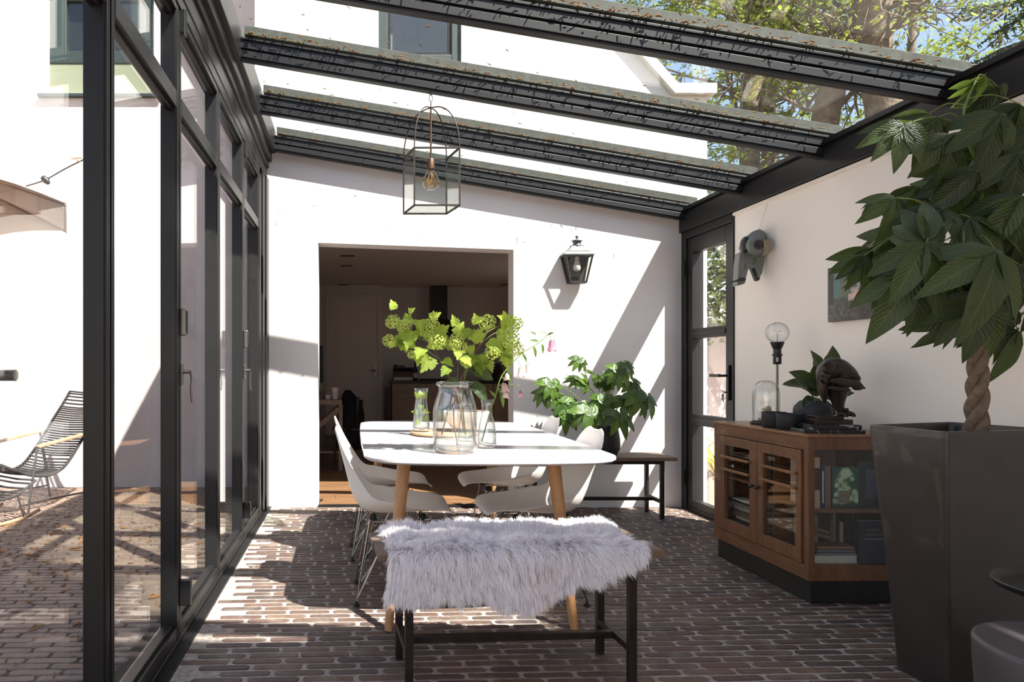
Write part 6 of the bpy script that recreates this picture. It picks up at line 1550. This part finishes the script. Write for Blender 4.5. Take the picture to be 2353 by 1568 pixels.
# ------------------------------------------------------------ garden beyond the door and trees above the roof
gwall = st('garden_wall', MB().box(2.88, 9, 8.6, 8.75, -.05, 1.72).box(2.87, 2.95, YK, 8.6, -.05, 2.6), 'wall_out', label='pale rendered garden wall outside the garden door')
st('garden_paving', MB().box(2.85, 10, -2, 8.6, -.07, -.01), 'paver', label='brown garden paving outside the garden door')
def leaf_cloud(mb, c, r, n_, s_, rg_, sc=(1, 1, .8), shell=False):
    for _ in range(n_):
        v = Vector((rg_.gauss(0, 1), rg_.gauss(0, 1), rg_.gauss(0, 1))).normalized()*(r*(rg_.random()**.4))
        p = Vector(c)+Vector((v.x*sc[0], v.y*sc[1], v.z*sc[2])); d = Vector((rg_.gauss(0, 1), rg_.gauss(0, 1), rg_.gauss(0, .7)-.2)).normalized()
        e = d.cross(Vector((rg_.gauss(0, 1), rg_.gauss(0, 1), rg_.gauss(0, 1)))).normalized(); L = s_*rg_.uniform(.6, 1.3)
        mb.add([p-d*L*.5, p+e*L*.26, p+d*L*.5, p-e*L*.26], [(0, 1, 2, 3)])
def tree(lb, trunks, seed, leaf='tree_leaf', bark='bark', nleaf=1, ls=.10, depth=3, sparse=1.0, name='garden_tree', zmin=4.0, blen=1.6):
    rg_ = random.Random(seed); b0 = Vector(trunks[0][0][:3]); b0.z = -.06
    t_ = thing(name, lb, 'tree', tuple(b0), 'trees beyond the garden'); br = MB(); lv_ = MB()
    for tr in trunks:
        pts = catmull([p[:3] for p in tr], 6); rr = [p[3] for p in tr]; n_ = len(pts)
        rad = [np.interp(i/(n_-1)*(len(rr)-1), range(len(rr)), rr)*(1+.04*math.sin(i*1.7)) for i in range(n_)]
        put('trunk', MB().tube(pts, rad, 16), bark, t_, smooth=True, ang=180)
        def grow(p, d, L, r, lev):
            k = 4; pp = [p]; dd = d.copy()
            for i in range(k):
                dd = (dd+Vector((rg_.gauss(0, .22), rg_.gauss(0, .22), rg_.gauss(.04, .16)))).normalized(); pp.append(pp[-1]+dd*L/k)
            br.tube(pp, [r*(1-.6*i/k) for i in range(k+1)], 5, cap=False)
            if lev == 0:
                for q in pp[1:]: leaf_cloud(lv_, q, .20, int(5*nleaf*sparse), ls, rg_)
                return
            for i in range(3 if lev > 1 else 4):
                q = pp[rg_.randint(1, k)]; nd = (dd+Vector((rg_.gauss(0, .8), rg_.gauss(0, .8), rg_.gauss(.1, .5)))).normalized(); grow(q, nd, L*.62, r*.5, lev-1)
        for i in range(3, n_, 1):
            if pts[i].z < zmin: continue
            for _ in range((1 if i % 2 else 2) if i < n_-2 else 3):
                a = rg_.uniform(0, 2*PI); grow(pts[i], Vector((math.cos(a), math.sin(a), rg_.uniform(-.1, .9))).normalized(), blen*rg_.uniform(.7, 1.2), min(rad[i]*.22, .035), depth-1)
    put('branches', br, bark, t_, smooth=True, ang=180, kind='stuff'); put('foliage', lv_, leaf, t_, kind='stuff')
    return t_
def tp_(px, py, Y, r): v = pw(px, py, Y); return (v.x, v.y, v.z, r)
tree('slim pale barked tree forking above the house corner', [[tp_(1715, 1000, 12, .20), tp_(1722, 400, 12, .165), tp_(1728, 180, 12, .17), tp_(1745, 0, 12, .13), tp_(1780, -250, 12, .08), tp_(1790, -420, 12, .03)], [tp_(1728, 150, 12, .12), tp_(1712, 20, 12, .11), tp_(1690, -150, 12, .07), tp_(1670, -350, 12, .03)]], 1, sparse=.8)
tree('thin dark tree right beside the slim forked tree', [[tp_(1770, 1000, 14, .13), tp_(1764, 400, 14, .12), tp_(1768, 200, 14, .125), tp_(1764, 0, 14, .10), tp_(1775, -300, 14, .03)]], 2, bark='bark_d', sparse=.8)
tree('big mottled tree trunk above the side wall with a leaning limb', [[tp_(2075, 1000, 10, .30), tp_(2035, 300, 10, .235), tp_(2010, 120, 10, .22), tp_(2012, -60, 10, .22), tp_(2050, -300, 10, .14), tp_(2090, -600, 10, .06)], [tp_(1885, 700, 10.6, .22), tp_(1893, 300, 10.6, .20), tp_(1945, 120, 10.5, .16), tp_(1990, -40, 10.4, .14), tp_(1960, -300, 10.4, .12), tp_(1900, -500, 10.4, .04)]], 3, nleaf=1, sparse=.45, zmin=5.0, blen=1.9)
tree('yellow green spring tree standing behind the big mottled trunk', [[(13.5, 17, 0, .2), (13.3, 17, 4, .17), (13.8, 17, 8, .12), (14, 17, 11, .04)]], 4, sparse=.9, ls=.13, zmin=2.5, blen=2.4)
tree('far spring tree left of the big mottled trunk', [[(11.0, 18, 0, .2), (11.2, 18, 4, .17), (11, 18, 8, .12), (11.3, 18, 11, .04)]], 5, sparse=.9, ls=.13, zmin=2.5, blen=2.2)
tree('far spring tree at the right end of the side wall', [[(19, 18, 0, .2), (19.2, 18, 5, .17), (19, 18, 9, .12), (19.3, 18, 12, .04)]], 6, sparse=.9, ls=.13, zmin=3, blen=2.6)
# conifer at the upper right
ct = thing('conifer_tree', 'dark conifer with drooping boughs at the upper right corner', 'tree', (10.2, 9.4, -.06), 'trees beyond the garden')
put('trunk', MB().tube([(10.2, 9.4, -.06), (10.2, 9.4, 6), (10.3, 9.4, 12)], [.2, .14, .03], 12), 'bark_d', ct, smooth=True)
br, lv_ = MB(), MB(); rg_ = random.Random(9)
for i in range(60):
    z = 4.2+i*.125; a = i*2.4; L = 2.4*(1-(z-4.2)/8.5)*rg_.uniform(.8, 1.1); d = Vector((math.cos(a), math.sin(a), -.12)); p = Vector((10.2, 9.4, z))
    br.tube([p, p+d*L*.5+Vector((0, 0, .05)), p+d*L+Vector((0, 0, -.15))], [.03, .018, .006], 5)
    for k in range(12):
        q = p+d*L*(k+2)/14; 
        for s_ in (-1, 1):
            e = Vector((-d.y, d.x, 0))*s_; ll = .55*(1-(k/16))
            for m in range(9):
                c0 = q+(e*.8+d*.5)*ll*m/9+Vector((0, 0, -.12*m/9)); dd = Vector((rg_.gauss(0, .5), rg_.gauss(0, .5), rg_.gauss(-.3, .3))).normalized()*.07; nn_ = dd.cross(Vector((rg_.gauss(0, 1), rg_.gauss(0, 1), 1))).normalized()*.018
                lv_.add([c0-dd, c0+nn_, c0+dd, c0-nn_], [(0, 1, 2, 3)])
put('branches', br, 'bark_d', ct, kind='stuff'); put('foliage', lv_, 'conifer', ct, kind='stuff')
# hedge outside the door
hg = thing('ivy_hedge', 'dense dark ivy hedge outside behind the garden door glass', 'hedge', (5.2, 8.2, -.01))
lv_ = MB(); rg_ = random.Random(12)
for i in range(26): leaf_cloud(lv_, (3.9+rg_.random()*2.4, 8.02+rg_.uniform(-.1, .15), 1.75+rg_.random()*1.3), .42, 230, .085, rg_, (1, .6, 1))
for i in range(8): leaf_cloud(lv_, (3.9+rg_.random()*2.0, 8.05, 1.3+rg_.random()*.5), .3, 120, .08, rg_, (1, .5, 1))
put('foliage', lv_, 'ivy', hg, kind='stuff')
br = MB()
for i in range(7): x = 3.8+i*.38; br.tube([(x, 8.2, -.01), (x+.05, 8.2, 1.0), (x-.06, 8.18, 2.4)], [.025, .02, .01], 6)
put('stems', br, 'bark_d', hg, kind='stuff')
lb_ = thing('grassy_plant', 'lime bladed plant outside at the foot of the garden door', 'plant', (3.75, 7.2, -.01))
mb = MB(); mb.uv = []
for i in range(46):
    a = rg_.uniform(0, 2*PI); add_blade(mb, look((3.85+rg_.gauss(0, .05), 7.2+rg_.gauss(0, .05), 0), (math.cos(a)*.45, math.sin(a)*.45, 1), (0, 0, 1) if False else (math.cos(a), math.sin(a), -.2), 1), rg_.uniform(.5, .85), .028, .2, -.45, n=8, m=3, tip=.6)
put('blades', mb, 'lime_blade', lb_, kind='stuff')

# ------------------------------------------------------------ trees and a roof behind the camera, out of frame, that shade the near end
def crown_tree(lb, cx_, cy_, cz_, r, n_, seed, ls=.16):
    rg_ = random.Random(seed)
    t_ = thing('shade_tree', lb, 'tree', (cx_, cy_, -.06), 'trees behind the camera')
    put('trunk', MB().tube([(cx_, cy_, -.06), (cx_+.2, cy_, cz_*.5), (cx_, cy_, cz_)], [.25, .2, .08], 10), 'bark_d', t_, smooth=True)
    lv_ = MB()
    for i in range(14):
        v = Vector((rg_.gauss(0, 1), rg_.gauss(0, 1), rg_.gauss(0, 1))).normalized()*r*.62
        leaf_cloud(lv_, (cx_+v.x, cy_+v.y, cz_+v.z*.7), r*.42, n_//14, ls, rg_)
    put('foliage', lv_, 'ivy', t_, kind='stuff')
SUNV = -LIGHT
def along(p, z): p = Vector(p); return p+SUNV*((z-p.z)/SUNV.z)
a_ = along((3.1, 1.8, 2.0), 11); crown_tree('leafy tree behind the camera shading the planter', a_.x, a_.y, a_.z, 1.15, 9500, 41)
a_ = along((-3.1, 3.0, 0), 13); crown_tree('leafy tree behind the camera dappling the terrace', a_.x, a_.y, a_.z, 1.9, 4200, 42)
a_ = along((-1.6, 2.6, 0), 12); crown_tree('leafy tree dappling the doors behind the camera', a_.x, a_.y, a_.z, 1.1, 1500, 43)
